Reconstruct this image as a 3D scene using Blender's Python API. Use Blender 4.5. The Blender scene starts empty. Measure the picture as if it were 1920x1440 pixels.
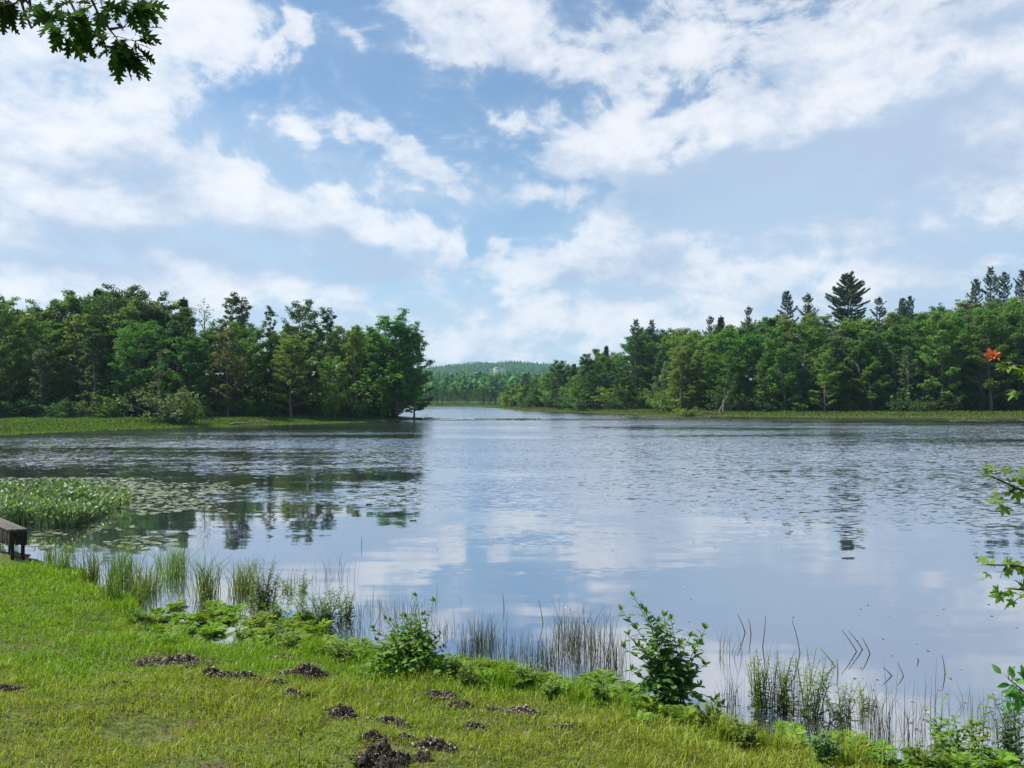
import bpy, math, random
import numpy as np
from mathutils import Vector, Matrix

sc = bpy.context.scene
R = math.radians
F, HY, CH = 1440.0, 750.0, 2.9        # focal length in photo pixels, horizon row, camera height over the water

# ------------------------------------------------------------------ camera, world, sun, exposure
cam = bpy.data.objects.new("camera", bpy.data.cameras.new("camera"))
sc.collection.objects.link(cam)
cam.location = (0, 0, CH)
cam.rotation_euler = (R(90), 0, 0)
cam.data.sensor_width = 36
cam.data.lens = 27
cam.data.shift_y = 30 / 1920
cam.data.clip_start = 0.1
cam.data.clip_end = 9000
sc.camera = cam
sc.view_settings.view_transform = 'Standard'
sc.view_settings.look = 'None'
EXPO = 0.85
sc.view_settings.exposure = EXPO
sc.view_settings.gamma = 1.0
sc.cycles.max_bounces = 6
sc.cycles.diffuse_bounces = 3
sc.cycles.glossy_bounces = 3
sc.cycles.transmission_bounces = 3
sc.cycles.transparent_max_bounces = 8
sc.cycles.volume_bounces = 0
sc.cycles.sample_clamp_indirect = 4
sc.cycles.use_denoising = True

SUN_EL, SUN_AZ = R(56), R(-84)        # azimuth from +Y (the view) towards +X
sd = Vector((math.sin(SUN_AZ) * math.cos(SUN_EL), math.cos(SUN_AZ) * math.cos(SUN_EL), math.sin(SUN_EL)))
sun = bpy.data.objects.new("sun", bpy.data.lights.new("sun", 'SUN'))
sc.collection.objects.link(sun)
sun.data.energy = 5.0
sun.data.angle = R(0.6)
sun.data.color = (1.0, 0.95, 0.86)
sun.rotation_euler = sd.to_track_quat('Z', 'Y').to_euler()
sun.location = (-30, 20, 60)

world = bpy.data.worlds.new("World")
sc.world = world
world.use_nodes = True


class NT:
    """small helper to write node trees"""
    def __init__(s, tree):
        s.t = tree; s.n = tree.nodes; s.l = tree.links
    def put(s, sock, v):
        if isinstance(v, bpy.types.NodeSocket): s.l.new(v, sock)
        else:
            try: sock.default_value = v
            except Exception:
                sock.default_value = tuple(v) + (1.0,) if len(v) == 3 else v
    def node(s, typ, ins=None, out=0, **kw):
        n = s.n.new(typ)
        for k, v in kw.items(): setattr(n, k, v)
        for k, v in (ins or {}).items(): s.put(n.inputs[k], v)
        return n.outputs[out] if out is not None else n
    def math(s, op, a, b=0.0, c=0.0, clamp=False):
        return s.node('ShaderNodeMath', {0: a, 1: b, 2: c}, operation=op, use_clamp=clamp)
    def vmath(s, op, a, b=(0, 0, 0), out=0):
        return s.node('ShaderNodeVectorMath', {0: a, 1: b}, out, operation=op)
    def mix(s, f, a, b, blend='MIX'):
        n = s.n.new('ShaderNodeMix'); n.data_type = 'RGBA'; n.blend_type = blend
        s.put(n.inputs[0], f); s.put(n.inputs[6], a); s.put(n.inputs[7], b)
        return n.outputs[2]
    def noise(s, vec, scale, detail=3.0, rough=0.5, out=0, dist=0.0):
        return s.node('ShaderNodeTexNoise', {'Vector': vec, 'Scale': scale, 'Detail': detail, 'Roughness': rough, 'Distortion': dist}, out)
    def ramp(s, f, stops, interp='LINEAR'):
        n = s.n.new('ShaderNodeValToRGB'); r = n.color_ramp; r.interpolation = interp
        while len(r.elements) < len(stops): r.elements.new(0.5)
        for e, (p, c) in zip(r.elements, stops):
            e.position = p; e.color = tuple(c) + (1,) if len(c) == 3 else c
        s.put(n.inputs[0], f)
        return n.outputs[0]
    def step(s, v, a, b, lo=0.0, hi=1.0):
        return s.node('ShaderNodeMapRange', {0: v, 1: a, 2: b, 3: lo, 4: hi}, interpolation_type='SMOOTHSTEP')


def build_world():
    world.node_tree.nodes.clear()
    N = NT(world.node_tree)
    d = N.node('ShaderNodeTexCoord', out='Generated')
    sep = N.node('ShaderNodeSeparateXYZ', {0: d}, None)
    az = N.math('ARCTAN2', sep.outputs[0], sep.outputs[1])
    el = N.math('ARCSINE', sep.outputs[2])
    p0 = N.node('ShaderNodeCombineXYZ', {0: az, 1: el, 2: 0.0})
    pn = N.node('ShaderNodeCombineXYZ', {0: az, 1: N.math('MULTIPLY', el, 1.55), 2: 0.3})
    # ragged cloud edges: the blobs are looked up through a warped direction
    w1 = N.vmath('SUBTRACT', N.noise(pn, 7.0, 3, 0.55, 1), (0.5, 0.5, 0.5))
    p = N.vmath('ADD', p0, N.vmath('MULTIPLY', w1, (0.16, 0.085, 0.0)))

    def blobs(lst, start=0.0):
        acc = start
        for (px, py, rx, ry, rot, wt) in lst:
            a = math.atan((px - 960) / F)
            e = math.atan((HY - py) / F * math.cos(a))
            m = N.node('ShaderNodeMapping', {0: p, 1: (a, e, 0), 2: (0, 0, R(rot)), 3: (rx / F, ry / F, 1)}, vector_type='TEXTURE')
            g = N.node('ShaderNodeTexGradient', {0: m}, 1, gradient_type='SPHERICAL')
            acc = N.math('MULTIPLY_ADD', g, wt, acc)
        return acc
    # white cloud masses: photo column, row, radii, tilt, weight
    cl = blobs([
        (150, 110, 330, 170, 8, 1.0), (380, 50, 220, 100, 0, 0.95), (300, 110, 150, 70, 20, 0.5), (100, 230, 210, 80, -5, 0.9), (0, 30, 260, 200, 0, 0.6),
        (-250, 250, 400, 300, 0, 1.2),
        (850, 10, 270, 110, -12, 1.0), (990, 80, 190, 75, -15, 0.75), (1160, 70, 200, 100, 0, 0.8), (1340, 20, 230, 90, 0, 0.8),
        (1190, 130, 90, 50, 0, 0.6), (1420, 130, 170, 110, 10, 0.75), (1640, 110, 280, 150, 5, 1.0), (1850, 130, 260, 220, 0, 0.9),
        (2200, 200, 400, 320, 0, 1.0), (1480, 220, 240, 70, 6, 0.75),
        (1160, 290, 230, 80, 10, 1.1), (1090, 265, 120, 50, 14, 0.6), (1350, 222, 120, 42, 8, 0.9), (1370, 310, 250, 70, 0, 0.7),
        (1000, 375, 180, 30, -3, 0.75),
        (538, 72, 42, 62, 0, 1.0), (655, 82, 50, 26, -20, 0.75), (742, 98, 55, 22, -8, 0.6), (541, 243, 46, 26, 0, 0.8),
        (660, 248, 40, 18, 0, 0.6), (800, 285, 125, 36, -24, 1.05), (740, 240, 70, 26, -14, 0.65), (900, 212, 70, 28, -28, 0.7),
        (770, 203, 50, 24, 0, 0.5), (950, 440, 40, 24, 0, 0.7), (330, 205, 80, 36, 0, 0.6), (1190, 203, 60, 26, 10, 0.7),
        (1330, 130, 70, 70, 0, 0.5), (850, 352, 50, 22, 0, 0.6), (430, 345, 120, 22, 6, 0.55), (635, 385, 70, 26, 0, 0.7),
        (240, 370, 420, 80, 4, 0.75), (500, 400, 170, 50, -22, 0.9), (660, 430, 240, 44, -10, 1.0), (840, 468, 150, 44, -18, 0.9),
        (440, 510, 220, 66, -4, 1.05), (90, 450, 330, 80, 0, 0.75), (760, 505, 200, 44, -6, 0.5),
        (970, 510, 80, 60, 0, 1.2), (1060, 485, 120, 46, 5, 1.1), (985, 570, 90, 70, 0, 1.0), (1180, 500, 240, 50, 0, 1.0),
        (1440, 500, 130, 50, 10, 1.1), (1330, 560, 170, 70, 0, 1.0), (1180, 440, 170, 60, -6, 0.7), (1100, 590, 180, 50, 0, 0.9), (1250, 575, 160, 30, 0, .7), (1700, 530, 220, 50, 0, .6), (1560, 420, 160, 40, 0, .35),
        (1560, 250, 300, 60, 4, 0.7), (1250, 330, 160, 50, 0, 0.5), (1030, 130, 80, 40, -10, 0.45), (880, 130, 120, 50, -8, 0.5), (1130, 400, 120, 30, 0, 0.5),
        (560, 560, 420, 40, -3, 0.6), (80, 545, 360, 60, 0, 0.8), (1650, 520, 220, 40, 0, 0.5), (900, 640, 500, 60, 0, 0.6),
    ])
    fb = N.noise(pn, 8.0, 10, 0.64, 0, 0.5)
    fb2 = N.noise(pn, 30.0, 6, 0.6)
    cl = N.math('MINIMUM', N.math('MULTIPLY', cl, 1.15), 0.95)
    dens = N.math('ADD', cl, N.math('MULTIPLY', N.math('SUBTRACT', fb, 0.475), 4.0))
    dens = N.math('ADD', dens, N.math('MULTIPLY', N.math('SUBTRACT', fb2, 0.5), 1.3))
    high = N.math('MULTIPLY', N.step(el, 0.50, 0.72), 0.35)      # unseen broken cloud added overhead for its effect on the lighting
    dens = N.math('ADD', N.math('ADD', dens, high), N.step(el, .16, .02, 0.0, .35))      # cloud banks close up towards the horizon
    mask = N.math('ADD', N.math('MULTIPLY', N.step(dens, -0.1, 1.5), .6), N.math('MULTIPLY', N.step(dens, 0.30, 0.9), .4))
    # soft veil: thin high cloud
    veil = blobs([
        (60, 350, 520, 260, 0, 0.8), (380, 520, 620, 150, -4, 0.75), (1560, 380, 560, 230, 4, 1.05), (1720, 500, 420, 150, 0, 0.5),
        (1150, 560, 420, 170, 0, 0.6), (1750, 200, 500, 260, 0, 0.5), (820, 640, 700, 110, 0, 0.7), (600, 300, 420, 70, -8, 0.35), (750, 380, 400, 80, 0, 0.35),
        (300, 640, 900, 120, 0, 0.6), (1600, 640, 900, 130, 0, 0.5),
    ])
    veil = N.math('ADD', veil, N.math('MULTIPLY', N.math('SUBTRACT', N.noise(pn, 4.0, 5, 0.55), 0.5), 0.5))
    veil = N.step(veil, -0.25, 0.95)
    # grey-blue undersides
    shade = blobs([
        (1600, 330, 420, 110, 2, 0.9), (1330, 350, 320, 70, 0, 0.6), (700, 510, 260, 60, -8, 0.7), (1350, 400, 300, 70, 0, 0.5),
        (1800, 190, 170, 60, 10, 0.6), (1060, 520, 70, 50, 0, 0.6), (250, 420, 420, 60, 0, 0.45), (150, 300, 260, 40, 0, 0.4),
        (1900, 20, 200, 50, 0, 0.7), (1250, 470, 150, 60, 0, 0.3), (350, 470, 380, 40, -4, .6), (650, 470, 160, 30, -10, .4), (200, 340, 240, 40, 0, .4), (1500, 280, 200, 30, 4, .5), (1750, 450, 300, 60, 0, .5), (1000, 160, 160, 30, 0, .3), (100, 500, 300, 40, 0, 0.4), (200, 150, 160, 60, 0, 0.25),
    ])
    shade = N.math('ADD', shade, N.math('MULTIPLY', N.math('SUBTRACT', N.noise(pn, 11.0, 8, 0.65), 0.5), 1.9))
    shade = N.step(N.math('MULTIPLY_ADD', shade, 1.25, N.math('MULTIPLY', N.math('SUBTRACT', N.noise(pn, 5.0, 3, .5), .5), .9)), -0.25, 0.85)
    sky = N.node('ShaderNodeTexSky', sky_type='NISHITA', sun_disc=False, sun_elevation=SUN_EL, sun_rotation=SUN_AZ,
                 altitude=100.0, air_density=1.0, dust_density=0.6, ozone_density=2.2)
    K = SKY_STRENGTH * 2 ** EXPO
    sky = N.vmath('MULTIPLY', sky, SKY_TINT)
    veilc = tuple(c / K for c in (0.53, 0.67, 0.85))
    white = tuple(c / K for c in (0.95, 0.97, 1.02))
    grey = tuple(c / K for c in (0.48, 0.60, 0.79))
    col = N.mix(N.math('MULTIPLY', veil, 0.85), sky, veilc)
    ccol = N.mix(shade, white, grey)
    col = N.mix(N.math('MULTIPLY', mask, 0.93), col, ccol)
    bg = N.node('ShaderNodeBackground', {0: col, 1: SKY_STRENGTH})
    N.node('ShaderNodeOutputWorld', {0: bg}, None)
    world.cycles.sampling_method = 'MANUAL'
    world.cycles.sample_map_resolution = 512


SKY_STRENGTH = 0.1
SKY_TINT = tuple(c / 2 ** EXPO for c in (1.25, 1.45, 1.48))
build_world()

# ------------------------------------------------------------------ helpers
rng = np.random.default_rng(11)


def link(o, parent=None):
    sc.collection.objects.link(o)
    if parent is not None: o.parent = parent
    return o


class MB:
    """collects vertices and faces and builds one mesh"""
    def __init__(s): s.v = []; s.f = []; s.n = 0
    def add(s, v, f):
        v = np.asarray(v, float).reshape(-1, 3)
        f = np.asarray(f, int)
        s.v.append(v); s.f.append(f + s.n); s.n += len(v)
    def merge(s, o):
        for f in o.f: s.f.append(f + s.n)
        s.v += o.v; s.n += o.n
    def mesh(s, name, mat=None, smooth=False):
        me = bpy.data.meshes.new(name)
        v = np.concatenate(s.v); me.vertices.add(len(v)); me.vertices.foreach_set('co', v.astype(np.float32).ravel())
        loops = np.concatenate([f.ravel() for f in s.f])
        tot = np.concatenate([np.full(len(f), f.shape[1]) for f in s.f])
        me.loops.add(len(loops)); me.loops.foreach_set('vertex_index', loops.astype(np.int32))
        me.polygons.add(len(tot)); me.polygons.foreach_set('loop_start', np.concatenate([[0], np.cumsum(tot)[:-1]]).astype(np.int32))
        if smooth: me.polygons.foreach_set('use_smooth', np.ones(len(tot), bool))
        me.update(calc_edges=True)
        if mat: me.materials.append(mat)
        return me
    def obj(s, name, mat=None, parent=None, smooth=False):
        return link(bpy.data.objects.new(name, s.mesh(name, mat, smooth)), parent)


def empty(name, loc=(0, 0, 0), rz=0.0, scale=1.0):
    o = bpy.data.objects.new(name, None)
    o.empty_display_size = 0.3
    o.location = loc; o.rotation_euler = (0, 0, rz)
    o.scale = (scale,) * 3 if np.isscalar(scale) else scale
    return link(o)


def tag(o, label=None, cat=None, group=None, kind=None):
    for k, v in (('label', label), ('category', cat), ('group', group), ('kind', kind)):
        if v: o[k] = v
    return o


def norm(a):
    return a / np.maximum(np.linalg.norm(a, axis=-1, keepdims=True), 1e-9)


def tube(mb, pts, rad, sides=6, cap=True):
    pts = np.asarray(pts, float); k = len(pts); rad = np.broadcast_to(rad, (k,))
    tan = norm(np.gradient(pts, axis=0))
    ref = np.where(np.abs(tan[:, 2:3]) > 0.95, [[1.0, 0, 0]], [[0, 0, 1.0]])
    a = norm(np.cross(tan, ref)); b = np.cross(tan, a)
    for i in range(1, k):                              # keep the frame from flipping
        if np.dot(a[i], a[i - 1]) < 0: a[i] = -a[i]; b[i] = -b[i]
    th = np.arange(sides) * 2 * math.pi / sides
    ring = a[:, None] * np.cos(th)[None, :, None] + b[:, None] * np.sin(th)[None, :, None]
    v = pts[:, None] + ring * rad[:, None, None]
    i = np.arange(k - 1)[:, None] * sides; j = np.arange(sides)[None]; j2 = (j + 1) % sides
    f = np.stack([i + j, i + j2, i + sides + j2, i + sides + j], -1).reshape(-1, 4)
    mb.add(v.reshape(-1, 3), f)
    if cap:
        for base in (0, (k - 1) * sides):
            mb.add(v.reshape(-1, 3)[base:base + sides], np.arange(sides)[None])


def rodtubes(mb, A, B, r0, r1, mid=None):
    """many thin three-sided rods at once, A to B through an optional middle point"""
    A = np.asarray(A, float); B = np.asarray(B, float); n = len(A)
    P = [A] + ([np.asarray(mid, float)] if mid is not None else []) + [B]
    rr = np.linspace(0, 1, len(P))
    t = norm(B - A)
    ref = np.where(np.abs(t[:, 2:3]) > 0.9, [[1.0, 0, 0]], [[0, 0, 1.0]])
    a = norm(np.cross(t, ref)); b = np.cross(t, a)
    rings = []
    for q, u in zip(P, rr):
        r = (np.asarray(r0) * (1 - u) + np.asarray(r1) * u) * np.ones(n)
        for k in range(3):
            th = k * 2.0944
            rings.append(q + (a * math.cos(th) + b * math.sin(th)) * r[:, None])
    v = np.stack(rings, 1)
    m = len(P) * 3
    f = []
    for s in range(len(P) - 1):
        for k in range(3):
            f.append([s * 3 + k, s * 3 + (k + 1) % 3, s * 3 + 3 + (k + 1) % 3, s * 3 + 3 + k])
    f = np.array(f)
    mb.add(v.reshape(-1, 3), (np.arange(n)[:, None, None] * m + f[None]).reshape(-1, 4))


def leaf_quads(mb, P, A, N, L, W, fold=0.12):
    """folded diamond leaves: centre P, long axis A, normal N"""
    A = norm(A); B = norm(np.cross(N, A)); N = np.cross(A, B)
    L = (np.asarray(L) * np.ones(len(P)))[:, None]; W = (np.asarray(W) * np.ones(len(P)))[:, None]
    v = np.stack([P - A * L / 2, P + B * W / 2 + N * W * fold, P + A * L / 2, P - B * W / 2 + N * W * fold], 1)
    mb.add(v.reshape(-1, 3), np.arange(len(P) * 4).reshape(-1, 4))


def place(mb, shape, P, A, N, S):
    """copies of a little flat shape (x along A, y sideways, z along N)"""
    sv, sf = shape
    A = norm(A); B = norm(np.cross(N, A)); N = np.cross(A, B)
    S = (np.asarray(S) * np.ones(len(P)))[:, None, None]
    v = P[:, None] + S * (sv[None, :, 0:1] * A[:, None] + sv[None, :, 1:2] * B[:, None] + sv[None, :, 2:3] * N[:, None])
    f = sf[0]
    mb.add(v.reshape(-1, 3), (np.arange(len(P))[:, None, None] * len(sv) + f[None]).reshape(-1, f.shape[1]))


def strip_leaf(half, droop=0.15, fold=0.25):
    """a leaf from its half outline: (t along the midrib, t of the edge point, half width)"""
    v = []
    for tm, te, w in half:
        v += [(tm, 0, -droop * tm * tm), (te, w, -droop * te * te + fold * w), (te, -w, -droop * te * te + fold * w)]
    f = []
    for i in range(len(half) - 1):
        a, b = i * 3, i * 3 + 3
        f += [[a, b, b + 1, a + 1], [a, a + 2, b + 2, b]]
    return np.array(v, float), [np.array(f)]


OVATE = strip_leaf([(0, 0, .012), (.12, .12, .13), (.3, .3, .23), (.5, .5, .235), (.72, .72, .15), (.9, .9, .05), (1, 1, .004)], .25, .2)
LANCE = strip_leaf([(0, 0, .01), (.2, .2, .08), (.45, .45, .1), (.75, .75, .06), (1, 1, .003)], .3, .2)
OAK = strip_leaf([(0, 0, .01), (.10, .12, .05), (.16, .28, .22), (.26, .30, .07), (.34, .50, .36), (.46, .50, .09), (.56, .74, .34),
                  (.68, .70, .08), (.78, .90, .20), (.86, .87, .06), (.93, .97, .07), (1, 1, .004)], .18, .18)


def maple_leaf():
    pts = []
    for ang, r in [(180, .06), (152, .22), (128, .33), (108, .62), (92, .50), (80, .38), (66, .62), (52, .92), (38, .66), (26, .46), (14, .72), (0, 1.08)]:
        pts.append((ang, r))
    full = pts + [(-a, r) for a, r in reversed(pts[1:-1])]
    v = [(0.0, 0, 0)]
    for a, r in full:
        x, y = r * math.cos(R(a)), r * math.sin(R(a))
        v.append((x, y, -.25 * r * r + .1 * abs(y)))
    n = len(full)
    f = [[0, 1 + i, 1 + (i + 1) % n] for i in range(n)]
    return np.array(v), [np.array(f)]


MAPLE = maple_leaf()


def rdir(n, g=rng):
    return norm(g.normal(size=(n, 3)))


# value noise for terrain and scatter
_tab = np.random.default_rng(5).random((256, 256))


def vn(x, y):
    xi = np.floor(x).astype(int); yi = np.floor(y).astype(int)
    u = x - xi; v = y - yi; u = u * u * (3 - 2 * u); v = v * v * (3 - 2 * v)
    t = lambda i, j: _tab[(xi + i) & 255, (yi + j) & 255]
    return (t(0, 0) * (1 - u) + t(1, 0) * u) * (1 - v) + (t(0, 1) * (1 - u) + t(1, 1) * u) * v


def fbm(x, y, o=4):
    a, s, t = 0.5, 0.0, 0.0
    for k in range(o):
        s = s + a * vn(x * 2 ** k + 17.3 * k, y * 2 ** k + 9.1 * k); t += a; a *= 0.5
    return s / t


def sm(a, b, x):
    t = np.clip((x - a) / (b - a), 0, 1)
    return t * t * (3 - 2 * t)


# ------------------------------------------------------------------ the lie of the land
def wpt(px, py, z=0.0):
    d = (CH - z) * F / (py - HY)
    return ((px - 960) / F * d, d)


NEAR = [(-400, 30), (-120, 24), (-40, 21), (-20, 18.3), (-13, 16.4), (-9.6, 14.6)] + [wpt(*q) for q in [
    (60, 1046), (150, 1092), (230, 1128), (275, 1165), (330, 1196), (450, 1206), (560, 1220), (660, 1232), (760, 1262), (850, 1266), (960, 1283),
    (1080, 1290), (1180, 1308), (1310, 1336), (1370, 1372), (1440, 1392), (1540, 1412), (1640, 1440)]] + [
    (3.6, 5.3), (5.5, 4.7), (9, 4.2), (20, 3.5), (60, 2), (400, 0), (400, -400), (-400, -400)]
LEFT = [(-400, 46), (-120, 52), (-70, 58), (-52, 61)] + [wpt(*q) for q in [
    (0, 815), (100, 810), (200, 806), (300, 802.5), (400, 799.5), (500, 797), (600, 794.5), (700, 791), (760, 787.5), (782, 785)]] + [
    (-15.5, 121), (-19.5, 122), (-21.5, 128), (-24, 140), (-34, 175), (-60, 260), (-90, 346), (-400, 400)]
RIGHT = [wpt(*q) for q in [(905, 764.4), (935, 765.5), (960, 768), (1000, 770.5), (1080, 773), (1150, 775.5), (1230, 778), (1300, 780),
                           (1400, 781.5), (1500, 782.6), (1700, 783.6), (1920, 784)]] + [
    (110, 120), (160, 112), (400, 100), (400, 700), (60, 700), (12, 420), (2, 330)]
FAR = [(-400, 344), (-120, 350), (-60, 352), (-20, 349), (0, 352), (30, 360), (400, 420), (400, 2600), (-400, 2600)]


def sdpoly(P, poly):
    """signed distance, positive inside"""
    q = np.asarray(poly, float); n = len(q)
    best = np.full(len(P), 1e18); ins = np.zeros(len(P), bool)
    for i in range(n):
        a, b = q[i], q[(i + 1) % n]; ab = b - a
        t = np.clip(((P - a) @ ab) / (ab @ ab), 0, 1)
        dd = ((P - a - t[:, None] * ab) ** 2).sum(1)
        best = np.minimum(best, dd)
        c = (a[1] > P[:, 1]) != (b[1] > P[:, 1])
        with np.errstate(divide='ignore', invalid='ignore'):
            xx = a[0] + (P[:, 1] - a[1]) / (b[1] - a[1]) * ab[0]
        ins ^= c & (P[:, 0] < xx)
    return np.sqrt(best) * np.where(ins, 1, -1)


def height(x, y):
    x = np.atleast_1d(np.asarray(x, float)); y = np.atleast_1d(np.asarray(y, float))
    P = np.stack([x, y], 1)
    wob = (fbm(x * 1.1, y * 1.1, 4) - .5) * 2.2
    sn = sdpoly(P, NEAR) + wob * 0.55
    wf = (fbm(x * .12 + 40, y * .12, 3) - .5) * 3
    sl, sr, sf = sdpoly(P, LEFT) + wf * .6, sdpoly(P, RIGHT) + wf, sdpoly(P, FAR) + wf
    out = np.maximum.reduce([np.abs(x) - 380, np.hypot(x, y) - 1200, -y - 5])
    s = np.maximum.reduce([sn, sl, sr, sf, out])
    bed = -0.02 + np.maximum(s, -13) * 0.11
    zn = 0.03 + 0.165 * np.minimum(sn, 6) + 0.03 * np.maximum(sn - 6, 0).clip(0, 40) + (fbm(x * 2.6, y * 2.6, 4) - .5) * .07 * sm(0, .8, sn) \
        + (fbm(x * 9, y * 9, 2) - .5) * .022 * sm(0, .5, sn)
    bank = lambda q: 0.05 + 0.36 * sm(0, 7, q) + 0.012 * q.clip(0, 60)
    zl = bank(sl) + 1.5 * sm(15, 60, sl)
    zr = bank(sr) + 9 * sm(10, 75, sr) * sm(15, 95, x)
    zf = bank(sf) + (np.maximum(sf, 0).clip(0, 1400) * .018)
    hill = 56 * np.exp(-((x + 62) / 230) ** 2 / 2) * np.exp(-((y - 1750) / 420) ** 2 / 2) + 22 * np.exp(-((x - 330) / 300) ** 2 / 2 - ((y - 1800) / 400) ** 2 / 2)
    zf = zf + hill
    z = np.where(s <= 0, bed, np.maximum.reduce([np.where(sn > 0, zn, -9), np.where(sl > 0, zl, -9), np.where(sr > 0, zr, -9),
                                               np.where(sf > 0, zf, -9), np.where(out > 0, .5, -9)]))
    return z, s, sn


def gz(x, y):
    return float(height([x], [y])[0][0])


_ts = np.concatenate([np.linspace(2.2, 20, 1400), np.geomspace(20, 600, 1200)])


def hit(px, py, water=True):
    """where the sight line through a photo pixel meets ground or water"""
    u, v = (px - 960) / F, (HY - py) / F
    z = height(u * _ts, _ts)[0]
    if water: z = np.maximum(z, 0)
    k = np.argmax(CH + v * _ts <= z)
    d = _ts[k] if k else _ts[-1]
    return np.array([u * d, d, z[k]])


# ------------------------------------------------------------------ materials
def new_mat(name):
    m = bpy.data.materials.new(name); m.use_nodes = True; m.node_tree.nodes.clear()
    return m, NT(m.node_tree)


def finish(N, surf):
    N.node('ShaderNodeOutputMaterial', {0: surf}, None)


def leaf_mat(name, cols, trans=0.35, tcol=None, rough=0.6, spec=0.12, objvar=0.25, nscale=0.6):
    """foliage: leaf-to-leaf and plant-to-plant colour differences, light shining through the blade"""
    m, N = new_mat(name)
    geo = N.node('ShaderNodeNewGeometry', None, None)
    oi = N.node('ShaderNodeObjectInfo', None, None)
    tc = N.node('ShaderNodeTexCoord', None, None)
    isl = geo.outputs['Random Per Island']
    n = len(cols)
    base = N.ramp(isl, [((i + .5) / n, c) for i, c in enumerate(cols)])
    patch = N.noise(tc.outputs['Object'], nscale, 2)
    hsv = N.node('ShaderNodeHueSaturation', {
        'Hue': N.math('ADD', .5, N.math('MULTIPLY', N.math('SUBTRACT', oi.outputs['Random'], .5), .045 * objvar / .25)),
        'Saturation': N.math('ADD', .92, N.math('MULTIPLY', patch, .16)),
        'Value': N.math('ADD', N.math('ADD', .62, N.math('MULTIPLY', patch, .5)), N.math('MULTIPLY', oi.outputs['Random'], objvar)),
        'Color': base})
    b = N.node('ShaderNodeBsdfPrincipled', {'Base Color': hsv, 'Roughness': rough, 'Specular IOR Level': spec})
    tc_ = N.mix(1.0, hsv, tcol or (1.5, 1.55, .6), 'MULTIPLY')
    t = N.node('ShaderNodeBsdfTranslucent', {'Color': tc_})
    finish(N, N.node('ShaderNodeMixShader', {0: trans, 1: b, 2: t}))
    return m


def plain_mat(name, c1, c2, scale=8.0, rough=0.85, bump=0.0, detail=6, stretch=(1, 1, 1), spec=.2):
    m, N = new_mat(name)
    tc = N.node('ShaderNodeTexCoord', None, None)
    v = N.vmath('MULTIPLY', tc.outputs['Object'], stretch)
    f = N.noise(v, scale, detail, .6)
    col = N.mix(N.step(f, .3, .7), c1, c2)
    ins = {'Base Color': col, 'Roughness': rough, 'Specular IOR Level': spec}
    if bump: ins['Normal'] = N.node('ShaderNodeBump', {'Strength': bump, 'Distance': .02, 'Height': f})
    finish(N, N.node('ShaderNodeBsdfPrincipled', ins))
    return m


M = {}
M['leaf'] = leaf_mat('leaf_green', [(.048, .118, .020), (.068, .15, .025), (.095, .19, .032), (.058, .132, .024)])
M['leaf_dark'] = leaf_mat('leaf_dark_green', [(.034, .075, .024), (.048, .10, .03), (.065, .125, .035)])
M['leaf_yellow'] = leaf_mat('leaf_yellow_green', [(.10, .17, .03), (.135, .21, .035), (.11, .18, .04)])
M['leaf_grey'] = leaf_mat('leaf_grey_green', [(.065, .115, .05), (.09, .14, .06), (.12, .17, .08), (.06, .10, .04)], spec=.2)
M['leaf_rust'] = leaf_mat('leaf_rusty', [(.10, .09, .03), (.13, .10, .035), (.07, .10, .03)])
M['needle'] = leaf_mat('pine_needle', [(.022, .050, .026), (.032, .066, .032), (.045, .085, .038)], trans=.12, spec=.3)
M['far_leaf'] = leaf_mat('far_leaf', [(.04, .10, .04), (.065, .145, .048), (.095, .19, .055), (.03, .075, .04)], nscale=.012)
M['bark'] = plain_mat('bark', (.055, .045, .036), (.14, .125, .105), 5, .9, .6, stretch=(2, 2, .4))
M['bark_pale'] = plain_mat('bark_pale', (.085, .078, .066), (.19, .175, .155), 4, .9, .5, stretch=(2, 2, .4))
M['sedge'] = leaf_mat('sedge_blade', [(.085, .14, .03), (.12, .19, .035), (.15, .19, .06), (.07, .12, .03)], trans=.4)
M['rush'] = leaf_mat('rush_stem', [(.026, .034, .017), (.06, .09, .03), (.085, .07, .036), (.03, .04, .018)], trans=.05)
M['bushy'] = leaf_mat('water_weed_leaf', [(.08, .15, .03), (.11, .19, .035), (.07, .12, .03)], trans=.4)
M['shrub'] = leaf_mat('shrub_leaf', [(.05, .13, .025), (.07, .17, .03), (.09, .21, .04)], trans=.42, spec=.45)
M['fern'] = leaf_mat('fern_frond', [(.11, .20, .022), (.16, .26, .028), (.20, .29, .04), (.08, .15, .025)], trans=.42, spec=.12)
M['oak'] = leaf_mat('oak_leaf', [(.018, .034, .010), (.026, .05, .012), (.04, .075, .016)], trans=.24, tcol=(1.5, 1.7, .4), spec=.0, rough=.9)
M['maple'] = leaf_mat('maple_leaf', [(.10, .18, .035), (.14, .24, .04), (.07, .14, .035), (.16, .24, .06)], trans=.42)
M['maple_red'] = leaf_mat('maple_leaf_red', [(.55, .15, .06), (.62, .21, .08), (.48, .11, .04)], trans=.35, tcol=(1.3, .9, .7), objvar=0)
M['twig'] = plain_mat('twig', (.03, .022, .016), (.075, .058, .042), 30, .9)
M['stem'] = plain_mat('green_stem', (.06, .10, .03), (.10, .15, .04), 20, .7)
M['pad'] = leaf_mat('lily_pad', [(.07, .11, .035), (.10, .14, .055), (.06, .085, .03), (.20, .23, .15)], trans=.05, rough=.28, spec=.6)
M['pick'] = leaf_mat('pickerel_leaf', [(.06, .11, .03), (.08, .14, .04), (.13, .18, .07), (.05, .09, .025), (.19, .23, .11)], trans=.3, rough=.45, spec=.35)
M['soil'] = plain_mat('soil', (.014, .011, .009), (.06, .048, .037), 60, .95, .8)
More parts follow.
